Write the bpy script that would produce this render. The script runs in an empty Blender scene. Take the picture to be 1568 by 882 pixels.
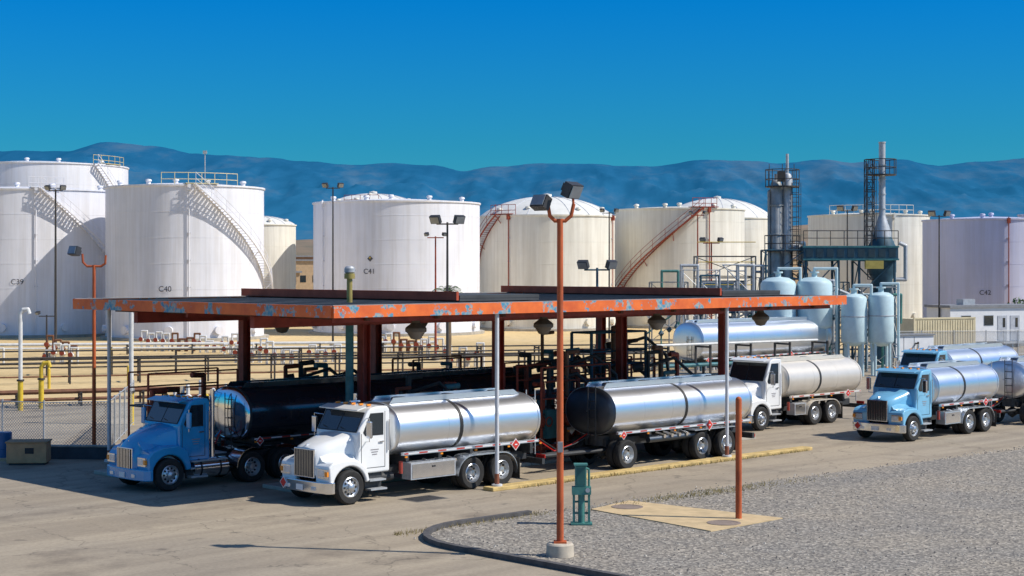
import bpy, bmesh, math, random
from mathutils import Vector, Matrix
random.seed(7)
scene=bpy.context.scene
D2R=math.pi/180
# ------------------------------------------------------------ materials
MATS={}
def nmat(name):
    m=bpy.data.materials.new(name); m.use_nodes=True
    nt=m.node_tree; b=nt.nodes['Principled BSDF']; return m,nt,b
def ramp(nt,fac,stops):
    r=nt.nodes.new('ShaderNodeValToRGB')
    e=r.color_ramp.elements
    while len(e)<len(stops): e.new(0.5)
    for i,(p,c) in enumerate(stops):
        e[i].position=p; e[i].color=(c[0],c[1],c[2],1)
    nt.links.new(fac,r.inputs[0]); return r.outputs[0]
def noise(nt,scale,detail=4,rough=.55,coord='Object',stretch=None):
    tc=nt.nodes.new('ShaderNodeTexCoord'); n=nt.nodes.new('ShaderNodeTexNoise')
    n.inputs['Scale'].default_value=scale; n.inputs['Detail'].default_value=detail; n.inputs['Roughness'].default_value=rough
    if stretch:
        mp=nt.nodes.new('ShaderNodeMapping'); mp.inputs['Scale'].default_value=stretch
        nt.links.new(tc.outputs[coord],mp.inputs[0]); nt.links.new(mp.outputs[0],n.inputs[0])
    else: nt.links.new(tc.outputs[coord],n.inputs[0])
    return n.outputs['Fac']
def mix(nt,fac,a,b,mode='MIX'):
    m=nt.nodes.new('ShaderNodeMix'); m.data_type='RGBA'; m.blend_type=mode
    for sock,val in ((m.inputs[0],fac),(m.inputs[6],a),(m.inputs[7],b)):
        if isinstance(val,(int,float)): sock.default_value=val
        elif isinstance(val,tuple): sock.default_value=(val[0],val[1],val[2],1)
        else: nt.links.new(val,sock)
    return m.outputs[2]
def bump(nt,b,h,strength=.2,dist=.02):
    n=nt.nodes.new('ShaderNodeBump'); n.inputs['Strength'].default_value=strength; n.inputs['Distance'].default_value=dist
    nt.links.new(h,n.inputs['Height']); nt.links.new(n.outputs[0],b.inputs['Normal'])
def M(name,col,rough=.5,metal=0,var=.25,scale=3,coat=0,dirt=None,stretch=None,streak=0):
    if name in MATS: return MATS[name]
    m,nt,b=nmat(name)
    n=noise(nt,scale,5,.6,'Object',stretch)
    dark=tuple(c*(1-var) for c in col) if dirt is None else dirt
    c=ramp(nt,n,[(.3,dark),(.62,col)])
    if streak:
        k=1-streak
        c=mix(nt,1.0,c,ramp(nt,noise(nt,1.0,6,.7,'Object',(1.6,1.6,.07)),[(.40,(k,k*.985,k*.96)),(.58,(1,1,1))]),'MULTIPLY')
        k2=1-streak*.6
        c=mix(nt,1.0,c,ramp(nt,noise(nt,.22,4,.6),[(.4,(k2,k2,k2)),(.6,(1,1,1))]),'MULTIPLY')
    nt.links.new(c,b.inputs['Base Color'])
    b.inputs['Metallic'].default_value=metal
    r=nt.nodes.new('ShaderNodeMapRange'); r.inputs[3].default_value=min(1,rough*1.25); r.inputs[4].default_value=rough*.85
    nt.links.new(n,r.inputs[0]); nt.links.new(r.outputs[0],b.inputs['Roughness'])
    b.inputs['Coat Weight'].default_value=coat
    b.inputs['Coat Roughness'].default_value=.08
    MATS[name]=m; return m
white_tank=M('white_tank_paint',(.84,.84,.88),.45,0,.06,.25,0,(.76,.77,.83),(1,1,.25),.10)
lav_tank=M('lavender_tank_shell',(.58,.60,.77),.45,0,.06,.3,0,(.52,.54,.71),(1,1,.25),.08)  # bluer, darker base colour than the white tanks
cream_tank=M('cream_tank_paint',(.86,.83,.73),.5,0,.08,.3,0,(.78,.75,.66),(1,1,.2),.13)
seam=M('tank_seam',(.60,.61,.66),.6)
roofm=M('tank_roof_paint',(.74,.73,.68),.6,0,.15,.8)
concrete=M('concrete',(.42,.39,.33),.9,0,.3,2)
truck_white=M('white_truck_paint',(.84,.85,.84),.3,0,.05,2,.6)
truck_blue=M('blue_truck_paint',(.025,.33,.64),.25,0,.15,2,.8)
truck_lblue=M('light_blue_truck_paint',(.20,.50,.72),.25,0,.15,2,.8)
chrome=M('chrome',(.82,.83,.85),.12,1,.1,4)
alu=M('brushed_aluminium',(.82,.85,.89),.33,.95,.09,.8,0,None,(1,1,3))
alu_dark=M('black_tank_shell',(.025,.03,.04),.2,0,.3,1.5,.7)
alu_end=M('dull_aluminium_head',(.13,.15,.18),.42,1,.3,2)
beige_shell=M('beige_tank_shell',(.80,.74,.64),.3,.3,.1,1.5)
black=M('black_paint',(.02,.02,.022),.5)
frame_m=M('chassis_grey',(.04,.043,.047),.6,0,.4,6)
rubber=M('tyre_rubber',(.024,.023,.022),.85,0,.3,8)
rim_m=M('wheel_rim',(.62,.64,.66),.3,.8,.2,6)
glass=M('dark_window_glass',(.012,.022,.03),.06,0,.1,1,1)
red_lamp=M('red_lamp_lens',(.55,.02,.015),.3)
red_dull=M('faded_red',(.38,.05,.03),.5)
amber=M('amber_lamp_lens',(.85,.28,.02),.3)
lens=M('headlight_lens',(.75,.77,.8),.12,.3)
placard_w=M('placard_white',(.8,.8,.8),.5,0,.05)
placard_r=M('placard_red',(.6,.03,.02),.5,0,.1)
oxide=M('red_oxide_paint',(.36,.06,.025),.6,0,.45,5)
rust_or=M('orange_rust_pole',(.56,.12,.03),.65,0,.5,3,0,(.30,.06,.02),(1,1,.4))
dk_red=M('dark_red_column',(.30,.035,.018),.55,0,.4,3)
teal=M('teal_paint',(.05,.20,.22),.5,0,.4,4)
teal_l=M('green_teal_paint',(.07,.24,.21),.5,0,.35,6)
pale_teal=M('pale_teal_vessel',(.54,.70,.74),.4,0,.15,2)
pipe_white=M('white_pipe',(.75,.74,.70),.5,0,.2,4)
pipe_yel=M('yellow_pipe',(.72,.50,.04),.5,0,.3,4)
pipe_brown=M('brown_pipe',(.22,.095,.045),.6,0,.4,3)
pipe_dark=M('dark_pipe',(.05,.045,.042),.6,0,.4,3)
galv=M('galvanised_steel',(.52,.54,.56),.5,.4,.25,5)
post_gray=M('grey_white_post',(.64,.65,.67),.5,0,.15,5)
stain=M('weathered_steel',(.36,.37,.37),.5,.5,.35,2)
deck=M('canopy_deck_dark',(.06,.065,.07),.75,0,.4,1)
under=M('canopy_underside',(.14,.055,.03),.8,0,.4,1)
navy=M('dark_blue_steel',(.03,.10,.15),.55,0,.4,2)
tan_wall=M('tan_wall',(.50,.36,.22),.8,0,.2,2)
off_white=M('office_trailer_white',(.76,.77,.79),.6,0,.1,2)
grey_roof=M('grey_roof',(.25,.26,.28),.7)
cont_m=M('container_beige',(.72,.62,.40),.6,0,.15,2)
kerb_y=M('faded_yellow_kerb',(.60,.43,.17),.85,0,.35,3)
kerb_d=M('dark_kerb',(.10,.095,.095),.9,0,.4,4)
cardboard=M('brown_box',(.60,.34,.17),.8)
brass=M('brass_paint',(.42,.33,.10),.45,.3)
leaf=M('palm_leaf',(.06,.14,.03),.6,0,.4,4)
dry=M('dry_grass_blades',(.34,.27,.11),.8,0,.4,4)
wood=M('trunk_bark',(.18,.13,.08),.9)

def tape_mat():
    m,nt,b=nmat('reflective_tape')
    tc=nt.nodes.new('ShaderNodeTexCoord'); s=nt.nodes.new('ShaderNodeSeparateXYZ'); nt.links.new(tc.outputs['Object'],s.inputs[0])
    a=nt.nodes.new('ShaderNodeMath'); a.operation='MODULO'; a.inputs[1].default_value=.75; nt.links.new(s.outputs[0],a.inputs[0])
    g=nt.nodes.new('ShaderNodeMath'); g.operation='GREATER_THAN'; g.inputs[1].default_value=.42; nt.links.new(a.outputs[0],g.inputs[0])
    c=mix(nt,g.outputs[0],(.70,.70,.70),(.5,.04,.025)); nt.links.new(c,b.inputs['Base Color']); b.inputs['Roughness'].default_value=.4
    return m
tape=tape_mat()
def fascia_mat():
    m,nt,b=nmat('peeling_orange_fascia')
    n=noise(nt,.55,2,.5); n2=noise(nt,3.2,6,.7)
    base=ramp(nt,noise(nt,1.3,5,.6),[(.3,(.60,.10,.022)),(.65,(.84,.18,.03))])
    a=nt.nodes.new('ShaderNodeMath'); a.operation='MULTIPLY'; nt.links.new(n,a.inputs[0]); nt.links.new(n2,a.inputs[1])
    f=ramp(nt,a.outputs[0],[(.278,(0,0,0)),(.292,(1,1,1))])
    blue=ramp(nt,noise(nt,8,3),[(.4,(.06,.26,.40)),(.6,(.34,.38,.36))])
    nt.links.new(mix(nt,f,base,blue),b.inputs['Base Color']); b.inputs['Roughness'].default_value=.6
    return m
fascia=fascia_mat()
def ground_asphalt():
    m,nt,b=nmat('aged_asphalt')
    big=ramp(nt,noise(nt,.09,5,.6),[(.3,(.31,.265,.205)),(.7,(.44,.36,.25))])
    fine=ramp(nt,noise(nt,9,6,.75),[(.3,(.78,.78,.78)),(.7,(1.1,1.1,1.1))])
    c=mix(nt,1.0,big,fine,'MULTIPLY')
    stains=ramp(nt,noise(nt,.35,6,.65),[(.54,(1,1,1)),(.72,(.62,.61,.62))])
    c=mix(nt,1.0,c,stains,'MULTIPLY')
    tc=nt.nodes.new('ShaderNodeTexCoord'); mp=nt.nodes.new('ShaderNodeMapping'); mp.vector_type='TEXTURE'
    mp.inputs['Rotation'].default_value=(0,0,44*D2R); mp.inputs['Scale'].default_value=(14,.9,1)
    nt.links.new(tc.outputs['Object'],mp.inputs[0]); ns=nt.nodes.new('ShaderNodeTexNoise'); ns.inputs['Scale'].default_value=1; ns.inputs['Detail'].default_value=5; nt.links.new(mp.outputs[0],ns.inputs[0])
    c=mix(nt,.8,c,ramp(nt,ns.outputs['Fac'],[(.36,(.76,.75,.75)),(.60,(1.03,1.03,1.03))]),'MULTIPLY')
    spots=ramp(nt,noise(nt,1.6,3,.5),[(.66,(1,1,1)),(.74,(.55,.55,.56))])
    c=mix(nt,.8,c,spots,'MULTIPLY')
    v=nt.nodes.new('ShaderNodeTexVoronoi'); v.feature='DISTANCE_TO_EDGE'; v.inputs['Scale'].default_value=.22
    nn=nt.nodes.new('ShaderNodeTexNoise'); nn.inputs['Scale'].default_value=1.2; nn.inputs['Detail'].default_value=5
    nt.links.new(tc.outputs['Object'],nn.inputs[0])
    va=nt.nodes.new('ShaderNodeVectorMath'); va.operation='MULTIPLY_ADD'; va.inputs[1].default_value=(1.5,1.5,0)
    nt.links.new(nn.outputs['Color'],va.inputs[0]); nt.links.new(tc.outputs['Object'],va.inputs[2]); nt.links.new(va.outputs[0],v.inputs[0])
    cr=ramp(nt,v.outputs['Distance'],[(.0,(.45,.45,.45)),(.007,(1,1,1))])
    c=mix(nt,.75,c,cr,'MULTIPLY')
    nt.links.new(c,b.inputs['Base Color']); b.inputs['Roughness'].default_value=.9
    bump(nt,b,noise(nt,25,5,.7),.35,.01); return m
def gravel_mat():
    m,nt,b=nmat('gravel')
    tc=nt.nodes.new('ShaderNodeTexCoord'); v=nt.nodes.new('ShaderNodeTexVoronoi'); v.inputs['Scale'].default_value=17
    nt.links.new(tc.outputs['Object'],v.inputs[0])
    s=nt.nodes.new('ShaderNodeSeparateColor'); nt.links.new(v.outputs['Color'],s.inputs[0])
    c=ramp(nt,s.outputs[0],[(0,(.13,.12,.11)),(.35,(.225,.21,.185)),(.7,(.30,.28,.24)),(1,(.48,.44,.38))])
    big=ramp(nt,noise(nt,.25,5,.6),[(.3,(.82,.82,.84)),(.7,(1.12,1.05,.96))])
    c=mix(nt,1.0,c,big,'MULTIPLY')
    f=ramp(nt,noise(nt,6,6,.8),[(.35,(.68,.68,.68)),(.65,(1.22,1.22,1.2))])
    c=mix(nt,1.0,c,f,'MULTIPLY')
    nt.links.new(c,b.inputs['Base Color']); b.inputs['Roughness'].default_value=.95
    bump(nt,b,v.outputs['Distance'],.6,.02); return m
def sand_mat():
    m,nt,b=nmat('dry_sand')
    c=ramp(nt,noise(nt,.04,6,.65),[(.3,(.52,.37,.17)),(.55,(.68,.50,.25)),(.75,(.58,.46,.29))])
    c=mix(nt,1.0,c,ramp(nt,noise(nt,1.2,6,.7),[(.3,(.78,.78,.75)),(.7,(1.1,1.1,1.1))]),'MULTIPLY')
    nt.links.new(c,b.inputs['Base Color']); b.inputs['Roughness'].default_value=.95
    bump(nt,b,noise(nt,3,5,.7),.4,.05); return m
def mountain_mat():
    m,nt,b=nmat('hazy_mountain')
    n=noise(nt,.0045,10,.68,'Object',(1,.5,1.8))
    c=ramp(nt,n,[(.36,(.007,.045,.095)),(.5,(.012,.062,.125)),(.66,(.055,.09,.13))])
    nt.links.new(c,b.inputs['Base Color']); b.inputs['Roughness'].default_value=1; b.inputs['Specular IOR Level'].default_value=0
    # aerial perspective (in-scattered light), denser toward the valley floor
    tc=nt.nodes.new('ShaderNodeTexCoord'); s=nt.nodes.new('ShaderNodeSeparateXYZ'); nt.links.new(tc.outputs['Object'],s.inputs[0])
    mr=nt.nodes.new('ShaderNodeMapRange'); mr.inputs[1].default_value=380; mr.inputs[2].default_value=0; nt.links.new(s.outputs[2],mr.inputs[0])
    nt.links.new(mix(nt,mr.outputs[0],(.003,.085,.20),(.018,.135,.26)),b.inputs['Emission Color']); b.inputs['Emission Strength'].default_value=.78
    return m
def fence_mat():
    m,nt,b=nmat('chain_link')
    tc=nt.nodes.new('ShaderNodeTexCoord'); outs=[]
    for a in (45,-45):
        mp=nt.nodes.new('ShaderNodeMapping'); mp.inputs['Rotation'].default_value=(0,a*D2R,0)
        nt.links.new(tc.outputs['Object'],mp.inputs[0]); s=nt.nodes.new('ShaderNodeSeparateXYZ'); nt.links.new(mp.outputs[0],s.inputs[0])
        f=nt.nodes.new('ShaderNodeMath'); f.operation='PINGPONG'; f.inputs[1].default_value=.04; nt.links.new(s.outputs[0],f.inputs[0])
        l=nt.nodes.new('ShaderNodeMath'); l.operation='LESS_THAN'; l.inputs[1].default_value=.008; nt.links.new(f.outputs[0],l.inputs[0]); outs.append(l.outputs[0])
    mx=nt.nodes.new('ShaderNodeMath'); mx.operation='MAXIMUM'; nt.links.new(outs[0],mx.inputs[0]); nt.links.new(outs[1],mx.inputs[1])
    nt.links.new(mx.outputs[0],b.inputs['Alpha']); b.inputs['Base Color'].default_value=(.45,.47,.48,1); b.inputs['Roughness'].default_value=.5
    return m
chain=fence_mat()

# ------------------------------------------------------------ group builder
class G:
    def __init__(s,name,loc=(0,0,0),rz=0):
        s.e=bpy.data.objects.new(name,None); scene.collection.objects.link(s.e)
        s.e.location=loc; s.e.rotation_euler=(0,0,rz); s.e.empty_display_size=.5; s.p={}; s.bev={}
    def bm(s,part,mat):
        if part not in s.p: s.p[part]=(bmesh.new(),mat)
        return s.p[part][0]
    def faces(s,part,mat,vs,fs):
        b=s.bm(part,mat); v=[b.verts.new(p) for p in vs]
        for f in fs:
            try: b.faces.new([v[i] for i in f])
            except ValueError: pass
    def box(s,part,mat,c,d,rz=0,rx=0,ry=0):
        mt=Matrix.Translation(c)@Matrix.Rotation(rz,4,'Z')@Matrix.Rotation(ry,4,'Y')@Matrix.Rotation(rx,4,'X')
        vs=[mt@Vector((x*d[0]/2,y*d[1]/2,z*d[2]/2)) for x in(-1,1) for y in(-1,1) for z in(-1,1)]
        s.faces(part,mat,vs,[(0,1,3,2),(4,6,7,5),(0,4,5,1),(2,3,7,6),(0,2,6,4),(1,5,7,3)])
    def cyl(s,part,mat,p1,p2,r,r2=None,n=10,cap=True):
        r2=r if r2 is None else r2
        p1=Vector(p1);p2=Vector(p2); d=(p2-p1)
        if d.length<1e-6:return
        q=d.to_track_quat('Z','Y'); vs=[]
        for p,rr in((p1,r),(p2,r2)):
            for i in range(n):
                a=2*math.pi*i/n; vs.append(p+q@Vector((rr*math.cos(a),rr*math.sin(a),0)))
        fs=[(i,(i+1)%n,n+(i+1)%n,n+i) for i in range(n)]
        if cap: fs+= [tuple(range(n-1,-1,-1)),tuple(range(n,2*n))]
        s.faces(part,mat,vs,fs)
    def path(s,part,mat,pts,r,n=8):
        for a,b in zip(pts,pts[1:]): s.cyl(part,mat,a,b,r,n=n)
        for p in pts[1:-1]: s.ball(part,mat,p,r,n)
    def ball(s,part,mat,c,r,n=8):
        s.lathe(part,mat,c,[(r*math.sin(math.pi*k/6),-r*math.cos(math.pi*k/6)) for k in range(7)],n)
    def lathe(s,part,mat,c,prof,n=24,axis='Z'):
        c=Vector(c); vs=[]
        for r,h in prof:
            for i in range(n):
                a=2*math.pi*i/n; x,y=max(r,1e-4)*math.cos(a),max(r,1e-4)*math.sin(a)
                vs.append(c+(Vector((x,y,h)) if axis=='Z' else Vector((x,h,-y)) if axis=='Y' else Vector((h,x,y))))
        fs=[]
        for k in range(len(prof)-1):
            for i in range(n): fs.append((k*n+i,k*n+(i+1)%n,(k+1)*n+(i+1)%n,(k+1)*n+i))
        s.faces(part,mat,vs,fs)
    def loft(s,part,mat,rings,cap=True):
        n=len(rings[0]); vs=[p for r in rings for p in r]; fs=[]
        for k in range(len(rings)-1):
            for i in range(n): fs.append((k*n+i,k*n+(i+1)%n,(k+1)*n+(i+1)%n,(k+1)*n+i))
        if cap: fs+=[tuple(range(n)),tuple(range((len(rings)-1)*n,len(rings)*n))]
        s.faces(part,mat,vs,fs)
    def prism(s,part,mat,poly,y0,y1):
        n=len(poly); vs=[(x,y0,z) for x,z in poly]+[(x,y1,z) for x,z in poly]
        fs=[tuple(range(n)),tuple(range(n,2*n))]+[(i,(i+1)%n,n+(i+1)%n,n+i) for i in range(n)]
        s.faces(part,mat,vs,fs)
    def bevel(s,part,w,seg=2): s.bev[part]=(w,seg)
    def done(s):
        for part,(b,mat) in s.p.items():
            bmesh.ops.recalc_face_normals(b,faces=b.faces)
            me=bpy.data.meshes.new(part); b.to_mesh(me); b.free()
            me.materials.append(mat)
            for p in me.polygons:p.use_smooth=True
            me.set_sharp_from_angle(angle=32*D2R)
            o=bpy.data.objects.new(part,me); scene.collection.objects.link(o); o.parent=s.e
            if part in s.bev:
                m=o.modifiers.new('b','BEVEL'); m.width=s.bev[part][0]; m.segments=s.bev[part][1]; m.limit_method='ANGLE'; m.angle_limit=25*D2R
                m.harden_normals=True
        return s.e
def sheet(name,mat,pts,z,z0=None):
    me=bpy.data.meshes.new(name); n=len(pts)
    if z0 is None: me.from_pydata([(x,y,z) for x,y in pts],[],[tuple(range(n))])
    else: me.from_pydata([(x,y,z) for x,y in pts]+[(x,y,z0) for x,y in pts],[],[tuple(range(n))]+[(i,(i+1)%n,n+(i+1)%n,n+i) for i in range(n)])
    me.materials.append(mat); o=bpy.data.objects.new(name,me); scene.collection.objects.link(o); return o

# site frame of the loading rack
CX,CY=-4.98,45.6; A=44*D2R; U=(math.cos(A),math.sin(A)); V=(-math.sin(A),math.cos(A))
def S(u,v,z=0): return (CX+u*U[0]+v*V[0], CY+u*U[1]+v*V[1], z)
def S2(u,v): return S(u,v)[:2]

# ------------------------------------------------------------ ground
sheet('ground',sand_mat(),[(-7000,-200),(7000,-200),(7000,9000),(-7000,9000)],0)
asph=ground_asphalt()
sheet('asphalt_yard',asph,[(-60,5),(70,5),(95,60),(95,150),(60,150),(22,128),(2,92),(-14,84),(-60,74)],.004)
grav=[]
for k in range(9):
    a=math.pi/2*k/8; grav.append(S2(1.0-2.7*math.cos(a)+0, -6.9+2.7*math.sin(a)))
edge=grav+[S2(14,-4.5),S2(30,-5.7),S2(60,-7)]
near=[S2(60,-60),S2(-1.7,-30)]
gm=gravel_mat()
sheet('gravel_bed',gm,edge+near,.03,-.01)
kg=G('gravel_kerb')
path=[S2(-1.7,-30),S2(-1.7,-18)]+grav+[S2(3.5,-4.25)]
def strip(g,part,mat,path,w,z0,z1):
    L=[];R=[]
    for i,p in enumerate(path):
        a=path[max(0,i-1)];b=path[min(len(path)-1,i+1)]; d=Vector((b[0]-a[0],b[1]-a[1])).normalized(); nn=Vector((-d.y,d.x))
        L.append((p[0]+nn.x*w/2,p[1]+nn.y*w/2));R.append((p[0]-nn.x*w/2,p[1]-nn.y*w/2))
    n=len(path); vs=[]
    for l,r in zip(L,R): vs+=[(l[0],l[1],z0),(l[0],l[1],z1),(r[0],r[1],z1),(r[0],r[1],z0)]
    fs=[]
    for i in range(n-1):
        for k in range(3): fs.append((i*4+k,i*4+k+1,i*4+k+5,i*4+k+4))
    fs+=[(0,1,2,3),tuple((n-1)*4+k for k in range(4))]
    g.faces(part,mat,vs,fs)
strip(kg,'kerb_stones',kerb_d,path,.17,-.02,.14); kg.done()
rs=random.Random(11); g=G('loose_gravel_stones')
mats3=[M('stone_light',(.44,.41,.36),.9),M('stone_mid',(.28,.26,.23),.9),M('stone_dark',(.13,.12,.11),.9)]
for i in range(5200):
    if i%4==0: u=rs.uniform(3,34); v=-4.4-.045*max(0,u-6)+abs(rs.gauss(0,.35))*.8
    else: u=rs.uniform(-1.5,20); v=rs.uniform(-22,-4.7-.05*max(0,u-6))
    q=S2(u,v)
    s=rs.uniform(.012,.038); z=.03 if v<-4.5-.045*max(0,u-6) else .004
    vs=[(q[0]+s*rs.uniform(.6,1.3)*a,q[1]+s*rs.uniform(.6,1.3)*b,z+c*s*rs.uniform(.5,1.1)) for a,b,c in((1,0,0),(0,1,0),(-1,0,0),(0,-1,0),(.1,.1,1))]
    g.faces('stones_%d'%(i%3),mats3[i%3],vs,[(0,1,4),(1,2,4),(2,3,4),(3,0,4)])
g.done()
g=G('dry_grass')
for i in range(1700):
    k=rs.random()
    if k<.45: u=rs.gauss(10.5,2.2); v=-4.75+rs.gauss(0,.25)-.045*max(0,u-6)
    elif k<.8: u=rs.uniform(7,22); v=-.2+rs.gauss(0,.06)
    else: u=rs.uniform(-1.4,4); v=-4.35+rs.gauss(0,.12)
    q=S2(u,v); h=rs.uniform(.04,.15); a=rs.uniform(0,6.28); w=.012
    g.faces('blades',dry,[(q[0]-w,q[1],.02),(q[0]+w,q[1],.02),(q[0]+h*.5*math.cos(a),q[1]+h*.5*math.sin(a),h)],[(0,1,2)])
g.done()
for (u0,u1,v0,v1,mt) in ((6.0,22.4,-.12,.34,kerb_y),(1.5,24,3.75,5.5,concrete),(-.5,24,10.4,12.2,concrete)):
    g=G('fuel_island_kerb',S(0,0),A)
    n=max(1,int((u1-u0)/2.4))
    for i in range(n): g.box('kerb',mt,(u0+(u1-u0)*(i+.5)/n,(v0+v1)/2,.06),((u1-u0)/n-.02,v1-v0,.13))
    g.bevel('kerb',.03); g.done()
sheet('concrete_pad',M('tan_concrete',(.60,.45,.25),.9,0,.25,2),[(2.2,45.8),(3.4,47.5),(7.3,44.2),(5.1,42.0)],.055,0)
for x,y in((3.25,46.2),(5.6,43.3)):
    g=G('manhole_cover',(x,y,.055)); g.lathe('cover',M('manhole_iron',(.27,.21,.17),.7),(0,0,0),[(.45,0),(.45,.012),(.36,.014),(.36,.008),(0,.008)],28); g.done()
g=G('drain_grate',(-2.6,48.2,.006),A)
for i in range(12): g.box('bars',kerb_d,(-.5+i*.09,0,.008),(.035,.75,.012))
g.box('frame',M('drain_frame',(.12,.11,.10),.8),(0,0,.0),(1.25,.9,.008)); g.done()

# ------------------------------------------------------------ mountains
from mathutils import noise as mn
def mountains(name,prof,dist,base_amp,depth,seed,mat):
    xs=[p[0] for p in prof]; W=520; H=44
    def pr(x):
        for (x0,z0),(x1,z1) in zip(prof,prof[1:]):
            if x0<=x<=x1:
                t=(x-x0)/(x1-x0); t=t*t*(3-2*t); return z0+(z1-z0)*t
        return prof[-1][1]
    vs=[];fs=[]
    for i in range(W+1):
        x=xs[0]+(xs[-1]-xs[0])*i/W
        z=pr(x)+base_amp*mn.fractal(Vector((x/130,seed,0)),.9,2,6)
        for j in range(H+1):
            t=j/H
            rid=abs(mn.fractal(Vector((x/330,t*1.6,seed+3)),.75,2.2,7))
            zz=z*(t**.75)*(1-.30*min(rid,1)*math.sin(math.pi*t))
            vs.append((x,dist-depth*(1-t),max(zz,-5)))
    for i in range(W):
        for j in range(H):
            a=i*(H+1)+j; fs.append((a,a+H+1,a+H+2,a+1))
    me=bpy.data.meshes.new(name); me.from_pydata(vs,[],fs); me.materials.append(mat)
    for p in me.polygons:p.use_smooth=True
    o=bpy.data.objects.new(name,me); scene.collection.objects.link(o)
ridge=[(-2560,352),(-1962,346),(-1563,366),(-1364,362),(-1244,391),(-1105,381),(-965,353),(-765,345),(-606,331),(-476,319),(-367,325),(-247,319),(-148,301),(-48,317),(92,325),(191,323),(411,315),(570,333),(730,335),(829,325),(949,337),(1029,329),(1148,341),(1308,319),(1427,327),(1563,341),(2225,345),(2823,325)]
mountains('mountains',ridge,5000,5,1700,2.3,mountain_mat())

# ------------------------------------------------------------ storage tanks
def ang(R,phi,z):
    return (R*math.sin(phi),-R*math.cos(phi),z)
def stank(x,y,R,h,mat,roof='cone',rh=.5,stair=None,smat=None,label=None,rail=None,lab_phi=0,lab_z=3.6,vents=True,name='storage_tank',pipe_phi=None,mast=None):
    g=G(name,(x,y,0))
    g.lathe('shell',mat,(0,0,0),[(R,0.25),(R,h)],120)
    g.lathe('foundation',concrete,(0,0,0),[(R+.5,0),(R+.5,.25),(R,.28)],90)
    k=2.4
    while k<h-1: g.lathe('course_seams',mat,(0,0,k),[(R,-.02),(R+.014,-.015),(R+.014,.015),(R,.02)],120); k+=2.4
    g.lathe('top_rim',mat,(0,0,h),[(R,-.16),(R+.12,-.14),(R+.12,0.01),(R-.05,.012)],120)
    if roof=='cone': g.lathe('roof',mat,(0,0,h),[(R-.03,0),(R*.5,rh*.6),(0,rh)],90)
    else:
        pr=[(R*math.sin(a)/math.sin(1.0),rh*(math.cos(a)-math.cos(1.0))/(1-math.cos(1.0))) for a in [1.0*i/14 for i in range(14,-1,-1)]]
        g.lathe('roof',roofm,(0,0,h),[(q[0]-.04 if i==0 else q[0],q[1]) for i,q in enumerate(pr)],40)
        g.lathe('dome_cap',roofm,(0,0,h+rh-.03),[(.5,0),(.5,.3),(0,.4)],16)
        for i in range(20):
            p=2*math.pi*i/20
            g.path('dome_ribs',seam,[(q[0]*math.sin(p),-q[0]*math.cos(p),h+q[1]+.02) for q in pr[:-2:2]],.035,5)
    if vents:
        for p,r in ((-.9,.9),(-.35,.86),(.5,.9),(1.2,.85),(-.1,.4)):
            q=ang(R*r,p,h+(rh*(1-r) if roof=='cone' else rh*(1-r*r)*.8)); g.lathe('roof_vents',mat,q,[(.22,-.1),(.22,.25),(.32,.28),(.27,.45),(0,.5)],12)
    for i in range(5):
        p=-1.2+i*.6; q=ang(R-.05,p,1.0); q2=ang(R+.35,p,1.0)
        g.cyl('manways',mat,q,q2,.38,n=16)
    if mast: g.cyl('mast',galv,ang(R*.8,mast,h),ang(R*.8,mast,h+3.2),.05,n=6); g.box('mast_head',galv,ang(R*.8,mast,h+3.1),(.35,.2,.3))
    if stair:
        a0,a1,ztop=stair; n=int(abs(a1-a0)*R/.26)
        sm=smat or mat
        pin=[];pout=[]
        for i in range(n+1):
            p=a0+(a1-a0)*i/n; z=ztop-(ztop-.2)*i/n
            c=ang(R+.45,p,z); g.box('stair_treads',sm,c,(.28,.8,.04),rz=p)
            pin.append(ang(R+.05,p,z));pout.append(ang(R+.85,p,z))
        g.path('stair_stringer',sm,pout[::3],.09,5); g.path('stair_stringer',sm,pin[::3],.07,5)
        for hh in (.55,1.1): g.path('stair_rail',sm,[(q[0],q[1],q[2]+hh) for q in pout[::3]],.028,5)
        for q in pout[::5]: g.cyl('stair_rail',sm,q,(q[0],q[1],q[2]+1.1),.025,n=5)
        for q,q2 in list(zip(pin,pout))[::12]: g.cyl('stair_brackets',sm,(q[0],q[1],q[2]-.9),(q2[0],q2[1],q2[2]-.1),.045,n=5)
    if rail:
        a0,a1,rm=rail; n=max(4,int(abs(a1-a0)*R/1.1)); pts=[ang(R-.1,a0+(a1-a0)*i/n,h) for i in range(n+1)]
        for hh in (.5,1.1): g.path('roof_railing',rm,[(q[0],q[1],q[2]+hh) for q in pts],.035,5)
        for q in pts: g.cyl('roof_railing',rm,q,(q[0],q[1],q[2]+1.12),.035,n=5)
        pm=(a0+a1)/2; q=ang(R-.6,pm,h+.1); g.box('gauge_platform',rm,q,(3,1.6,.08),rz=pm)
    if pipe_phi is not None:
        for p in pipe_phi:
            q=ang(R+.15,p,0); g.cyl('foam_pipes',smat or mat,(q[0],q[1],.5),(q[0],q[1],h+.15),.06,n=8)
            g.box('foam_pipes',smat or mat,ang(R+.12,p,h-.25),(.3,.4,.55),rz=p)
            for zz in (2.5,5,7.5,10): g.box('pipe_brackets',seam,ang(R+.06,p,zz),(.3,.15,.08),rz=p)
    if label:
        cu=bpy.data.curves.new('number','FONT'); cu.body=label; cu.size=.72; cu.align_x='CENTER'; cu.extrude=.002
        o=bpy.data.objects.new('tank_number',cu); scene.collection.objects.link(o); o.parent=g.e
        o.location=ang(R+.04,lab_phi,lab_z); o.rotation_euler=(90*D2R,0,lab_phi); cu.materials.append(M('number_paint',(.06,.06,.08),.6))
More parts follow.
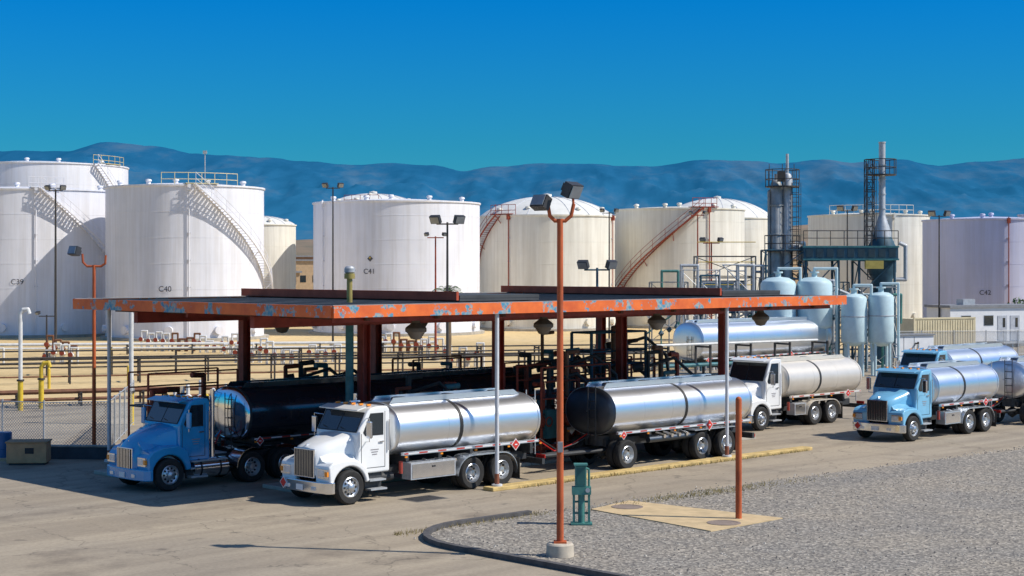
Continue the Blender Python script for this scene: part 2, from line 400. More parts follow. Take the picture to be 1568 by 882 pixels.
    if label=='C41':
        c=ang(R+.02,-.24,7.7); g.box('hazard_diamond',M('diamond_edge',(.10,.10,.12),.6),c,(.42,.03,.42),rz=-.24,ry=45*D2R); g.box('hazard_diamond_field',pipe_yel,ang(R+.045,-.24,7.78),(.16,.03,.16),rz=-.24,ry=45*D2R)
    g.done()
cream_rail=M('cream_rail',(.75,.68,.42),.5)
stank(-31.6,158.5,7.52,14.5,white_tank,'cone',.5,(.31,2.3,14.5),white_tank,'C40',(-.1,.9,cream_rail),-.05,4.6,pipe_phi=[.24],mast=.5)
stank(-49.1,167.7,9.7,14.5,white_tank,'cone',.6,(.36,2.0,14.5),white_tank,'C39',(.25,.6,white_tank),.14,5.2,pipe_phi=[.32])
stank(-59,205,10.7,19.4,white_tank,'cone',.7,(.9,2.5,19.4),white_tank,None,(.9,1.5,M('yellow_rail',(.62,.52,.25),.5)))
stank(-33.8,218,5.0,12.5,cream_tank,'dome',1.2)
stank(-12.0,170.7,8.64,13.5,white_tank,'cone',.5,None,None,'C41',None,-.25,6.2,pipe_phi=[-.95])
stank(-18.2,215,6.0,15.0,cream_tank,'dome',1.5,rail=(-.6,.2,oxide))
stank(3.93,182.5,7.5,12.5,cream_tank,'dome',2.2,(-.75,-2.6,12.5),oxide,None,(-1.0,-.5,oxide),pipe_phi=[-.6,1.2])
stank(19.4,190,7.5,13.5,cream_tank,'cone',.4,(.23,-1.75,13.5),oxide,None,(.1,.5,oxide),pipe_phi=[.35])
stank(28.2,225,7.8,13.5,cream_tank,'dome',2.8,vents=False)
stank(44.6,205,7.44,13.3,cream_tank,'cone',.4,None,None,None,(-.9,.6,cream_tank),pipe_phi=[.2])
stank(52.7,182,6.9,12.1,lav_tank,'cone',.4,None,oxide,'C42',None,-.3,3.9,pipe_phi=[.05])
stank(57.0,160,5.9,12.4,lav_tank,'cone',.4,None,oxide,None,None,pipe_phi=[-.75])
stank(66,190,7,13,lav_tank,'cone',.4)
stank(-76,170,9,14.5,white_tank,'cone',.5)

# ------------------------------------------------------------ canopy
g=G('loading_rack_canopy',S(0,0),A)
Lc,Wc=24.7,14.4
g.box('roof_deck',deck,(Lc/2,Wc/2,5.66),(Lc-.2,Wc-.2,.06))
for i in range(20): g.box('deck_seams',M('deck_seam',(.10,.105,.11),.7),(.8+i*1.22,Wc/2,5.70),(.05,Wc-.3,.03))
g.box('soffit',under,(Lc/2,Wc/2,5.50),(Lc-.3,Wc-.3,.05))
for c,d in (((Lc/2,0,5.565),(Lc,.08,.34)),((Lc/2,Wc,5.565),(Lc,.08,.34)),((0,Wc/2,5.565),(.08,Wc-.09,.34)),((Lc,Wc/2,5.565),(.08,Wc-.09,.34))):
    g.box('fascia',fascia,c,d)
for v in(.06,Wc-.06): g.box('roof_edge_trim',M('trim_grey',(.30,.28,.27),.6),(Lc/2,v,5.745),(Lc,.12,.02))
for i in range(9): g.box('purlins',under,(1.5+i*2.7,Wc/2,5.38),(.12,Wc-.6,.2))
for v in(4.6,11.2): g.box('girders',dk_red,(Lc/2-.5,v,5.16),(Lc-2,.22,.36))
for v in(.5,8): g.box('girders',dk_red,(Lc/2,v,5.36),(Lc-.8,.12,.24))
for u in(4.8,10.7,17,23):
    for v in(4.6,11.2):
        g.box('columns',dk_red,(u,v,2.55),(.25,.04,4.9)); g.box('columns',dk_red,(u-.14,v,2.55),(.03,.3,4.9)); g.box('columns',dk_red,(u+.14,v,2.55),(.03,.3,4.9))
        g.box('column_bases',concrete,(u,v,.28),(.6,.6,.5))
for u0 in(7.2,20.6):
    g.box('raised_fascia',M('red_fascia',(.50,.08,.03),.6,0,.3,2),(u0,8.8,5.89),(.1,12.0,.28)); g.box('raised_deck',deck,(u0+1.9,8.8,5.86),(3.6,12.0,.1)); g.box('raised_frame',deck,(u0+1.9,2.85,5.80),(3.6,.08,.16))
for u,v,zt in((6.4,.12,5.4),(17.6,.12,5.4),(1.2,14.1,5.4)):
    g.cyl('edge_posts',post_gray,(u,v,0.1),(u,v,zt),.065,n=12); g.cyl('post_flanges',post_gray,(u,v,.1),(u,v,.18),.17,n=12)
    g.cyl('post_warning_band',M('band_rust',(.3,.1,.05),.7),(u,v,.19),(u,v,.5),.075,n=12)
g.done()
for u,v in((4.75,2),(10.3,2),(16,2),(4.8,9),(11,9),(22,2)):
    q=S(u,v); g=G('canopy_light',(q[0],q[1],0))
    g.cyl('stem',pipe_dark,(0,0,5.48),(0,0,5.2),.03); g.lathe('reflector',M('lamp_shade_grey',(.16,.13,.10),.5),(0,0,0),[(.10,5.24),(.14,5.1),(.30,4.98),(.33,4.94),(.33,4.84),(.27,4.8),(.16,4.62),(0,4.58)],20); g.done()
q=S(4.3,4.7); g=G('vapour_vent_post',(q[0],q[1],0))
g.cyl('column',teal,(0,0,.1),(0,0,5.4),.13,n=14); g.cyl('riser',brass,(0,0,5.7),(0,0,6.6),.09,n=12); g.cyl('collar',brass,(0,0,6.45),(0,0,6.62),.17,n=12)
g.lathe('cap',galv,(0,0,6.62),[(.12,0),(.17,.04),(.17,.16),(.12,.22),(0,.24)],14); g.done()

# ------------------------------------------------------------ loading arms and pipework beneath canopy
def arms(u,v,seed,height=3.6):
    r=random.Random(seed); g=G('loading_arm_station',S(u,v,.12),A)
    cols=[oxide,pipe_dark,pipe_brown,teal,oxide]
    for k in range(5):
        m=cols[k%5]; x=-1.2+k*.58; y=r.uniform(-.4,.4); h=height-r.random()*1.3
        g.path('risers_%s'%m.name,m,[(x,y,0),(x,y,h),(x+r.choice((-.55,.5)),y-.1,h+.03),],.06+r.random()*.035)
        g.cyl('flanges',pipe_dark,(x,y,1.0),(x,y,1.08),.16,n=12); g.cyl('flanges',pipe_dark,(x,y,1.5),(x,y,1.58),.16,n=12)
        g.lathe('valve_bodies',oxide,(x,y,1.3),[(.09,-.22),(.17,-.1),(.17,.1),(.09,.22)],12)
        g.lathe('handwheels',oxide,(x,y-.3,1.3),[(.14,-.02),(.18,0),(.14,.02)],14,'Y')
        if k%2:
            g.path('loading_arms',pipe_dark,[(x,y,h-.5),(x+.9,y-.5,h-.2),(x+1.6,y-.9,h-.9),(x+1.7,y-.95,h-1.6)],.06)
            g.cyl('counterweights',pipe_dark,(x-.5,y+.3,h-.55),(x-.2,y+.1,h-.5),.16,n=12)
    g.path('header_pipes',oxide,[(-1.8,.45,.6),(2.2,.45,.6)],.12); g.path('header_pipes',oxide,[(-1.8,-.5,.4),(2.2,-.5,.4)],.1)
    g.box('meter_cabinets',teal,(-1.0,-.35,1.2),(.5,.35,1.0)); g.box('meter_cabinets',teal,(1.3,-.4,1.5),(.4,.35,.7))
    g.cyl('meter_cabinets',teal,(1.3,-.4,0),(1.3,-.4,1.3),.06)
    if seed%2:
        for x in(-1.6,1.9):
            for y in(-.6,.6): g.cyl('platform_frame',oxide,(x,y,0),(x,y,3.2),.045,n=6)
        for y in(-.6,.6):
            for z in(2.1,2.7,3.2): g.cyl('platform_frame',oxide,(-1.6,y,z),(1.9,y,z),.03,n=6)
        g.box('platform_grating',frame_m,(.15,0,2.1),(3.5,1.2,.05))
    g.done()
sd=0
for v in(4.6,11.2):
    for u in((7.6,13.8,19.0) if v<6 else (2.2,7.6,13.6,20.2)): arms(u,v,sd,3.7 if v<6 else 3.3); sd+=1
arms(18.0,6.1,21,4.4); arms(14.8,6.3,25,4.3)
g=G('steel_access_platform',S(17.2,5.4),A)
for x in(-1.5,0,1.5):
    for y in(-.5,.5): g.cyl('posts',navy,(x,y,0),(x,y,4.4),.06,n=8)
for z in(2.6,3.2,3.7,4.4):
    for y in(-.5,.5): g.cyl('rails',navy,(-1.5,y,z),(1.5,y,z),.04,n=6)
    for x in(-1.5,1.5): g.cyl('rails',navy,(x,-.5,z),(x,.5,z),.04,n=6)
g.box('deck',navy,(0,0,2.6),(3.0,1.0,.08))
g.done()

# ------------------------------------------------------------ trucks
def wheel(g,x,side,yc,r=.5,w=.28,front=False,dual=False):
    for k in ((0,1) if dual else (0,)):
        y=yc-side*k*.33
        prof=[(r*.58,-w/2+.02),(r*.72,-w/2),(r*.9,-w/2-.005),(r*.97,-w/2+.03),(r,-w/2+.06),(r,w/2-.06),(r*.97,w/2-.03),(r*.9,w/2+.005),(r*.72,w/2),(r*.58,w/2-.02)]
        g.lathe('tyres',rubber,(x,y,r),prof,36,'Y')
        for t in(-.06,.06): g.lathe('tread_grooves',black,(x,y+t,r),[(r+.001,-.008),(r+.001,.008)],36,'Y')
    o=side*w/2
    y=yc
    if front: pr=[(r*.6,o*.9),(r*.56,o*1.0),(r*.52,o*.7),(r*.44,o*.55),(r*.3,o*.75),(r*.24,o*.9),(r*.22,o*1.25),(r*.12,o*1.45),(0,o*1.5)]
    else: pr=[(r*.6,o*.9),(r*.56,o*1.0),(r*.5,o*.35),(r*.44,o*0),(r*.3,-o*.25),(r*.24,-o*.2),(r*.22,o*.7),(r*.18,o*.95),(0,o*1.0)]
    g.lathe('rims',rim_m,(x,y,r),pr,32,'Y')
    for i in range(10):
        a=2*math.pi*i/10; rr=r*.40; yo=(o*.62 if front else -o*.02)
        c=Vector((x+rr*math.cos(a),y+yo,r+rr*math.sin(a)))
        g.cyl('rim_holes',black,c-Vector((0,side*.03,0)),c+Vector((0,side*.022,0)),.032,n=10)
    for i in range(10):
        a=2*math.pi*(i+.5)/10; rr=r*.28; yo=(o*.8 if front else -o*.2)
        c=Vector((x+rr*math.cos(a),y+yo,r+rr*math.sin(a))); g.cyl('lug_nuts',chrome,c,c+Vector((0,side*.03,0)),.018,n=6)
def axle(g,x,front=False,dual=True,hw=1.2):
    for s in(-1,1): wheel(g,x,s,s*(hw-.15),front=front,dual=dual)
    g.cyl('axles',frame_m,(x,-hw+.2,.5),(x,hw-.2,.5),.09); g.lathe('axles',frame_m,(x,0,.5),[(.02,-.25),(.2,-.12),(.2,.12),(.02,.25)],12)
def placard(g,x,y,z,s=-1,sz=.27):
    g.box('placards',placard_w,(x,y+s*.01,z),(sz,.012,sz),ry=45*D2R); g.box('placard_fields',placard_r,(x,y+s*.02,z),(sz*.82,.012,sz*.82),ry=45*D2R); g.box('placard_marks',placard_w,(x,y+s*.03,z),(sz*.38,.01,sz*.12))
def ell(x,hw,hh,zc,n=40,p=2.25):
    o=[]
    for i in range(n):
        a=2*math.pi*i/n; c,s=math.cos(a),math.sin(a)
        o.append((x,hw*math.copysign(abs(c)**(2/p),c),zc+hh*math.copysign(abs(s)**(2/p),s)))
    return o
def tankbody(g,x0,x1,hw,z0,z1,mat,endm=None,bands=(.0,),hatches=3):
    zc=(z0+z1)/2; hh=(z1-z0)/2; endm=endm or mat
    g.loft('tank_shell',mat,[ell(x,hw,hh,zc) for x in [x0+(x1-x0)*i/8 for i in range(9)]],False)
    for xe,s in((x0,-1),(x1,1)):
        g.loft('tank_heads',endm,[ell(xe+s*d,hw*k,hh*k,zc) for d,k in((0,.998),(.05,.985),(.10,.94),(.15,.82),(.19,.6),(.21,.3),(.215,.02))],False)
        g.loft('head_rings',mat if mat is not alu_dark else frame_m,[ell(xe+d,hw*k,hh*k,zc) for d,k in((-.04,1.0),(-.04,1.015),(.04,1.015),(.04,1.0))],False)
    for t in bands:
        xb=x0+(x1-x0)*t; g.loft('tank_straps',black,[ell(xb+d,hw*k,hh*k,zc) for d,k in((-.06,1.0),(-.06,1.012),(.06,1.012),(.06,1.0))],False)
    n=int((x1-x0)/1.45)
    for i in range(1,n):
        xb=x0+(x1-x0)*i/n; g.loft('tank_weld_rings',mat,[ell(xb+d,hw*k,hh*k,zc) for d,k in((-.015,1.0),(-.01,1.004),(.01,1.004),(.015,1.0))],False)
    for y in(-.42,.42):
        g.prism('top_spill_rails',mat,[(x0+.15,z1-.03),(x0+.3,z1+.13),(x1-.45,z1+.13),(x1-.2,z1-.03)],y-.02,y+.02)
    for i in range(hatches):
        xx=x0+.9+(x1-x0-1.8)*i/max(1,hatches-1); g.lathe('manhole_hatches',alu_end,(xx,0,z1-.02),[(.26,0),(.26,.09),(.2,.12),(0,.13)],16)
    for s in(-1,1):
        g.box('side_rail',mat if mat is not alu_dark else frame_m,((x0+x1)/2,s*(hw-.02),z0+.12),(x1-x0-.1,.10,.09))
        g.box('reflective_strip',tape,((x0+x1)/2,s*(hw+.032),z0+.12),(x1-x0-.2,.006,.04))
        for i in range(int((x1-x0)/1.4)+1):
            g.box('side_markers',amber if i==0 else red_lamp,(x0+.15+i*1.4,s*(hw+.045),z0+.03),(.09,.03,.05))
def chassis(g,x0,x1,z=.78):
    for s in(-1,1): g.box('chassis_rails',frame_m,((x0+x1)/2,s*.43,z),(x1-x0,.09,.26))
    k=x0+.4
    while k<x1: g.box('crossmembers',frame_m,(k,0,z),(.1,.78,.2)); k+=1.1
def arcfender(g,part,mat,xc,r,y0,y1,a0,a1,t=.03,zc=.5):
    n=14; ring=[]
    for i in range(n+1):
        a=(a0+(a1-a0)*i/n)*D2R; c,s=math.cos(a),math.sin(a)
        ring.append([(xc+r*c,y0,zc+r*s),(xc+r*c,y1,zc+r*s),(xc+(r+t)*c,y1,zc+(r+t)*s),(xc+(r+t)*c,y0,zc+(r+t)*s)])
    g.loft(part,mat,ring)
def cab(g,paint,style='square',fx=.85,xc=1.25,xb=2.45,zt=2.75,bump_m=None,grille=None):
    hz=2.0 if style=='square' else 1.98; zf=1.66 if style=='square' else 1.45
    hwc=1.0
    rings=[]
    if style=='square':
        for x,hw,zz in((.1,.50,zf-.05),(.17,.56,zf),(.5,.64,zf+.11),(.9,.74,zf+.22),(xc+.12,.86,hz)):
            rings.append([(x,-hw-.03,.85),(x,-hw,zz-.26),(x,-hw+.04,zz-.12),(x,-hw+.13,zz-.03),(x,-hw+.28,zz),(x,0,zz+.03),(x,hw-.28,zz),(x,hw-.13,zz-.03),(x,hw-.04,zz-.12),(x,hw,zz-.26),(x,hw+.03,.85)])
    else:
        for x,hw,zz in((.02,.42,1.28),(.12,.52,1.45),(.45,.66,1.66),(.9,.80,1.85),(xc+.15,.93,hz)):
            rings.append([(x,-hw,.7),(x,-hw,zz-.3),(x,-hw+.07,zz-.12),(x,-hw+.24,zz-.02),(x,0,zz+.03),(x,hw-.24,zz-.02),(x,hw-.07,zz-.12),(x,hw,zz-.3),(x,hw,.7)])
    g.loft('hood',paint,rings)
    for s in(-1,1):
        r=.60; arc=[(fx+r*math.cos(a*D2R),.50+r*math.sin(a*D2R)) for a in range(8,173,12)]
        if style=='square': outer=[(fx-r-.12,.52),(.12,.72),(.08,1.12),(.22,1.24),(fx-.3,1.30),(fx+.25,1.28),(fx+.62,1.02),(fx+.74,.62)]
        else: outer=[(fx-r-.1,.48),(.14,.6),(.10,1.05),(.28,1.24),(fx-.25,1.36),(fx+.3,1.38),(fx+.66,1.2),(fx+.8,.6)]
        poly=outer+arc
        g.prism('front_fenders',paint,poly,s*.46,s*1.16)
        g.loft('fender_shoulders',paint,[[(x,s*.45,zl),(x,s*.45,zh+.30),(x,s*(hwf+.02),zh+.22),(x,s*(hwf+.16),zh+.06),(x,s*1.08,zh-.02),(x,s*1.10,zl)] for x,hwf,zl,zh in((.2,.52,1.0,1.20),(.55,.62,1.1,1.26),(fx+.3,.72,1.12,1.27),(fx+.62,.84,.95,1.02))])
        g.box('headlight_bezels',chrome,(.075,s*.88,.93),(.05,.42,.26)); g.box('headlights',lens,(.05,s*.82,.93),(.03,.24,.18)); g.box('turn_signals',amber,(.07,s*1.06,.93),(.06,.12,.14))
        arcfender(g,'wheel_well_liner',black,fx,.57,s*.5,s*1.1,0,180,.02)
    g.bevel('front_fenders',.06,4)
    gw,gz0,gz1=(.42,.80,1.56) if style=='square' else (.38,.70,1.28)
    g.box('grille_surround',chrome,(.085 if style=='square' else .02,0,(gz0+gz1)/2),(.06,gw*2+.1,gz1-gz0+.08)); g.bevel('grille_surround',.02)
    xx=.05 if style=='square' else -.015
    g.box('grille_core',black,(xx,0,(gz0+gz1)/2),(.03,gw*2,gz1-gz0))
    nb=11 if style=='square' else 9
    for i in range(nb): g.box('grille_bars',chrome,(xx-.02,-gw+.03+i*(2*gw-.06)/(nb-1),(gz0+gz1)/2),(.02,.014 if style=='square' else .035,gz1-gz0))
    bm=bump_m or chrome
    pts=[(.16,-1.2),(.02,-1.08),(-.06,-.7),(-.08,0),(-.06,.7),(.02,1.08),(.16,1.2),(.28,1.2),(.28,-1.2)]
    z0,z1=.36,.70
    n=len(pts); g.faces('bumper',bm,[(a,b,z0) for a,b in pts]+[(a,b,z1) for a,b in pts],[tuple(range(n)),tuple(range(n,2*n))]+[(i,(i+1)%n,n+(i+1)%n,n+i) for i in range(n)])
    g.bevel('bumper',.03,2); g.box('bumper_lights',lens,(-.06,.62,.5),(.06,.18,.1)); g.box('bumper_lights',lens,(-.06,-.62,.5),(.06,.18,.1))
    g.box('licence_plate',placard_w,(-.095,0,.5),(.01,.32,.16))
    zw=hz-.02
    prof=[(xc,.82),(xc,zw),(xc+.36,zt-.14),(xc+.48,zt-.04),(xc+.7,zt),(xb-.08,zt),(xb,zt-.1),(xb,.82)]
    g.prism('cab_shell',paint,prof,-hwc,hwc); g.bevel('cab_shell',.09,4)
    d=Vector((.36,0,zt-.14-zw)); L=d.length; ry=math.atan2(d.x,d.z); mid=Vector((xc,0,zw))+d*.50
    nrm=Vector((-d.z,0,d.x)).normalized()
    for s in(-1,1):
        c=mid+nrm*.012
        g.box('windshield',glass,(c.x,s*.445,c.z),(.02,.86,L*.84),ry=ry)
    for y,w in((0,.03),(-.895,.025),(.895,.025)):
        c=mid+nrm*.018; g.box('windshield_gasket',black,(c.x,y,c.z),(.02,w,L*.86),ry=ry)
    for t in(-.43,.43):
        c=mid+nrm*.016+d*t; g.box('windshield_gasket',black,(c.x,0,c.z),(.022,1.8,.025),ry=ry)
    g.box('sun_visor',paint,(xc+.22,0,zt-.05),(.34,1.8,.035),ry=-.25)
    for s in(-1,1):
        y=s*(hwc+.004)
        g.prism('window_gaskets',black,[(xc+.19,zw+.03),(xc+.46,zt-.19),(xb-.25,zt-.19),(xb-.25,zw-.07),(xc+.27,zw-.07)],y-.006*s,y+.002*s)
        g.prism('side_windows',glass,[(xc+.22,zw+.02),(xc+.48,zt-.22),(xb-.28,zt-.22),(xb-.28,zw-.04),(xc+.3,zw-.04)],y-.005*s,y+.006*s)
        g.prism('door_seams',black,[(xc+.12,.98),(xc+.135,.98),(xc+.135,zw),(xc+.12,zw)],y-.01*s,y+.002*s)
        g.prism('door_seams',black,[(xb-.2,.98),(xb-.185,.98),(xb-.185,zt-.15),(xb-.2,zt-.15)],y-.01*s,y+.002*s)
        g.prism('door_seams',black,[(xc+.12,.97),(xb-.185,.97),(xb-.185,.985),(xc+.12,.985)],y-.01*s,y+.002*s)
        g.box('door_handles',chrome,(xb-.34,s*(hwc+.03),1.72),(.16,.03,.04)); g.box('grab_rails',chrome,(xb-.08,s*(hwc+.05),1.9),(.03,.04,.9))
        g.box('cab_steps',galv,(xc+.65,s*1.0,.62),(.6,.25,.05)); g.box('cab_steps',galv,(xc+.65,s*1.05,.36),(.6,.25,.05)); g.box('step_backing',frame_m,(xc+.65,s*.86,.58),(.62,.06,.56))
        mx=xc+.18; my=s*(hwc+.30)
        g.path('mirror_arms',chrome,[(mx+.12,s*hwc,1.75),(mx,my,1.78),(mx,my,2.45),(mx+.12,s*hwc,2.42)],.014,6)
        g.box('mirror_heads',paint if style!='square' else chrome,(mx,my,2.12),(.09,.20,.50)); g.box('mirror_glass',glass,(mx+.05,my,2.12),(.01,.17,.44))
        for q in range(3): g.box('door_lettering',M('decal',(.30,.28,.30),.6),(xc+.62,s*(hwc+.006),1.50-q*.07),(.30-.06*q,.006,.025))
    g.bevel('mirror_heads',.03,2)
    for i in range(5): g.box('roof_marker_lamps',amber,(xc+.62,-.72+.36*i,zt+.03),(.14,.06,.05))
    g.path('air_horn',chrome,[(xc+.75,.3,zt+.06),(xc+1.1,.3,zt+.06)],.035)
    g.box('hood_ornament',chrome,(.2,0,zf+.04),(.12,.03,.06))
    g.box('wiper_left',black,(xc+.04,-.35,zw+.1),(.02,.5,.02),rx=.25); g.box('wiper_right',black,(xc+.04,.45,zw+.1),(.02,.5,.02),rx=.25)
def straight_tanker(name,u,v,paint,shell,style,x_ax2,tank,endm=None,bump_m=None,length=None,bands=(.42,),zt=2.75,toolbox=galv):
    g=G(name,S(u,v),A); cab(g,paint,style,bump_m=bump_m,zt=zt)
    x0,x1=tank; chassis(g,.5,x1+.1)
    axle(g,.85,True,False)
    for x in x_ax2: axle(g,x)
    tankbody(g,x0,x1,1.16,1.18,2.78,shell,endm,bands)
    k=x0+.5
    while k<x1: g.box('tank_saddles',frame_m,(k,0,1.03),(.12,1.7,.34)); k+=1.3
    for s in(-1,1):
        tb0,tb1=3.1,x_ax2[0]-.72
        g.box('tool_boxes',toolbox,((tb0+tb1)/2,s*.98,.76),(max(.5,tb1-tb0),.42,.50))
        g.box('tool_box_lids',chrome,((tb0+tb1)/2,s*1.195,.76),(max(.4,tb1-tb0-.1),.012,.42)); g.box('tool_box_latches',black,((tb0+tb1)/2,s*1.21,.86),(.12,.02,.05))
        g.cyl('air_tanks',frame_m,(2.0,s*.62,.62),(2.8,s*.62,.62),.14,n=14)
        w0,w1=x_ax2[0],x_ax2[-1]
        poly=[]
        R=.62
        for a in range(180,89,-10): poly.append((w0+R*math.cos(a*D2R),.5+R*math.sin(a*D2R)*.92))
        for a in range(90,-11,-10): poly.append((w1+R*math.cos(a*D2R),.5+R*math.sin(a*D2R)*.92))
        inner=[(px,pz-.035) for px,pz in poly[::-1]]
        g.prism('rear_fenders',shell if shell is not alu_dark else frame_m,poly+inner,s*.62,s*1.22)
        g.box('mud_flaps',rubber,(w1+.72,s*.92,.5),(.02,.6,.65))
        placard(g,x1-1.1 if x1>6 else x1-.6,s*1.2,1.25,s)
    g.cyl('exhaust_stack',chrome,(2.52,.72,.9),(2.52,.72,3.0),.06,n=12)
    g.cyl('fire_extinguisher',red_dull,(2.82,-1.06,.72),(2.82,-1.06,1.08),.06,n=12)
    g.box('front_placard',placard_w,(-.075,.80,.56),(.012,.25,.25),rx=45*D2R); g.box('front_placard_field',placard_r,(-.085,.80,.56),(.012,.20,.20),rx=45*D2R)
    g.box('rear_bumper',frame_m,(x1+.25,0,.6),(.12,2.2,.18)); g.box('tail_lights',red_lamp,(x1+.32,-.9,.75),(.03,.4,.12)); g.box('tail_lights',red_lamp,(x1+.32,.9,.75),(.03,.4,.12))
    for y in(-.2,.2): g.cyl('rear_ladder',galv,(x1+.26,y-.5,.8),(x1+.26,y-.5,2.85),.02,n=6)
    for i in range(6): g.cyl('rear_ladder',galv,(x1+.26,-.7,1.0+i*.32),(x1+.26,-.3,1.0+i*.32),.016,n=6)
    for i in range(4):
        xx=x0+1.2+i*.5; g.cyl('discharge_valves',chrome,(xx,-.75,1.0),(xx,-1.1,.95),.07,n=12)
    g.done()
def trailer(name,u,v,L,axes,shell,endm=None,front_axle=None,z=(1.13,2.75),bands=(.5,),landing=False,steps=True):
    g=G(name,S(u,v),A); tankbody(g,0,L,1.16,z[0],z[1],shell,endm,bands,4 if L<9 else 6)
    chassis(g,(.2 if front_axle is not None else L*.55),L,.86)
    for x in axes: axle(g,x)
    if front_axle is not None:
        axle(g,front_axle); g.cyl('turntable',frame_m,(front_axle,0,.75),(front_axle,0,1.1),.45,n=20)
        for s in(-1,1): g.path('drawbar',frame_m,[(front_axle,s*.4,.62),(-2.4,s*.03,.6)],.07)
        g.path('brake_hoses',black,[(-2.6,-.1,1.2),(-1.8,-.15,.75),(-.9,-.1,.9),(0,-.1,1.2)],.02); g.path('brake_hose_red',red_lamp,[(-2.6,.1,1.2),(-1.7,.1,.7),(-.9,.1,.85),(0,.1,1.2)],.02)
    k=.5
    while k<L: g.box('tank_saddles',frame_m,(k,0,z[0]-.07),(.12,1.8,.3)); k+=1.5
    for s in(-1,1):
        w1=axes[-1]; w0=axes[0]
        g.box('mud_flaps',rubber,(w1+.7,s*.92,.5),(.02,.6,.65))
        g.box('fender_strips',shell if shell is not alu_dark else frame_m,((w0+w1)/2,s*.95,1.08),(w1-w0+.9,.5,.03))
        placard(g,L*.66,s*1.2,z[0]+.1,s,.30); placard(g,.3,s*1.2,z[0]+.05,s,.22)
        g.cyl('hose_tube',alu_end,(L*.25,s*.95,.9),(L*.62,s*.95,.9),.11,n=14)
    for y in(-.45,-.1):
        g.cyl('front_ladder',frame_m,(-.27,y,1.0),(-.27,y,2.8),.018,n=6)
    for i in range(6): g.cyl('front_ladder',frame_m,(-.27,-.45,1.1+i*.3),(-.27,-.1,1.1+i*.3),.015,n=6)
    for i in range(4): g.cyl('discharge_valves',chrome,(L*.35+i*.4,-.7,1.05),(L*.35+i*.4,-1.1,.98),.07,n=12)
    g.box('rear_bumper',frame_m,(L+.2,0,.65),(.12,2.2,.2)); g.box('tail_lights',red_lamp,(L+.28,-.9,.65),(.03,.4,.12)); g.box('tail_lights',red_lamp,(L+.28,.9,.65),(.03,.4,.12))
    if landing:
        for s in(-1,1): g.box('landing_gear',frame_m,(2.2,s*.7,.65),(.12,.12,1.1))
        g.box('kingpin_plate',frame_m,(.9,0,1.1),(1.4,1.1,.1))
    g.done()
def tractor(name,u,v,paint,style='aero',ax=(3.9,5.2)):
    g=G(name,S(u,v),A); cab(g,paint,style,fx=.88,xc=1.28,xb=2.42,bump_m=paint)
    chassis(g,.5,ax[-1]+.7); axle(g,.88,True,False)
    for x in ax: axle(g,x)
    for s in(-1,1):
        g.cyl('fuel_tanks',chrome,(1.75,s*.9,.60),(3.0,s*.9,.60),.30,n=28)
        for xx in(2.0,2.7): g.cyl('fuel_tank_straps',black,(xx-.03,s*.9,.60),(xx+.03,s*.9,.60),.308,n=28)
        g.box('side_steps',galv,(2.3,s*1.1,.84),(1.3,.2,.04))
        g.cyl('exhaust_stacks',chrome,(2.6,s*.85,.9),(2.6,s*.85,3.0),.075,n=14)
        arcfender(g,'quarter_fenders',chrome,ax[0],.6,s*.62,s*1.22,80,180)
    g.lathe('fifth_wheel',frame_m,((ax[0]+ax[-1])/2,0,1.0),[(0,.1),(.5,.1),(.5,0),(0,0)],20)
    g.path('air_lines',truck_blue,[(2.5,.1,1.9),(2.8,.2,1.4),(3.2,.1,1.3),(3.5,0,1.6)],.025); g.path('air_line_red',red_lamp,[(2.5,-.1,1.9),(2.8,-.2,1.3),(3.2,-.1,1.2),(3.5,0,1.6)],.025)
    g.box('deck_plate',galv,(3.0,0,.93),(.9,.8,.03)); g.box('head_rack',galv,(2.56,0,1.5),(.06,1.3,.9))
    g.done()
straight_tanker('white_tank_truck',.35,1.9,truck_white,alu,'square',(5.6,6.85),(2.75,8.5))
trailer('silver_tank_trailer',12.5,1.9,7.3,(4.5,5.85),alu,alu_end,front_axle=.55)
tractor('blue_semi_tractor',-1.85,7.95,truck_blue)
trailer('black_tank_semi_trailer',2.0,7.95,12.6,(9.9,11.2),alu_dark,chrome,None,(1.25,2.98),(.3,.7),True)
straight_tanker('white_tank_truck',26.0,6.8,truck_white,beige_shell,'square',(4.6,5.85),(2.8,8.1),zt=2.95)
straight_tanker('blue_tank_truck',26.9,.1,truck_lblue,alu,'square',(5.0,6.3),(2.75,7.3),toolbox=alu)
trailer('silver_tank_trailer',36.9,.1,7,(4.6,5.8),alu,None,front_axle=.55)
trailer('silver_tank_trailer',45.8,25.4,12.6,(9.6,10.9),alu,alu,None,(1.4,3.6),(),True)
straight_tanker('silver_tank_truck',40.5,7.6,truck_lblue,alu,'square',(5.6,6.9),(2.75,9.0))

# ------------------------------------------------------------ lamps
def flood(g,c,yaw,pitch,sz=.5,m=None):
    m=m or M('floodlight_housing',(.06,.06,.065),.45,.3)
    g.box('floodlight_housings',m,c,(sz,.22,sz*.75),rz=yaw,rx=pitch)
    R=Matrix.Rotation(yaw,3,'Z')@Matrix.Rotation(pitch,3,'X'); off=R@Vector((0,-.13,0)); c2=Vector(c)+off
    g.box('floodlight_glass',M('flood_glass',(.30,.33,.36),.15,.4),c2,(sz*.88,.02,sz*.64),rz=yaw,rx=pitch)
    off=R@Vector((0,.16,0)); g.box('floodlight_ballasts',m,Vector(c)+off,(sz*.5,.14,sz*.4),rz=yaw,rx=pitch)
g=G('floodlight_pole',(1.13,38.5,0))
g.lathe('concrete_footing',M('footing',(.55,.48,.38),.9,0,.25,5),(0,0,0),[(.33,-.02),(.32,.3),(.28,.34),(0,.34)],24)
g.cyl('mast',rust_or,(0,0,.34),(0,0,7.95),.085,.07,14); g.box('base_plate',rust_or,(0,0,.36),(.3,.3,.04))
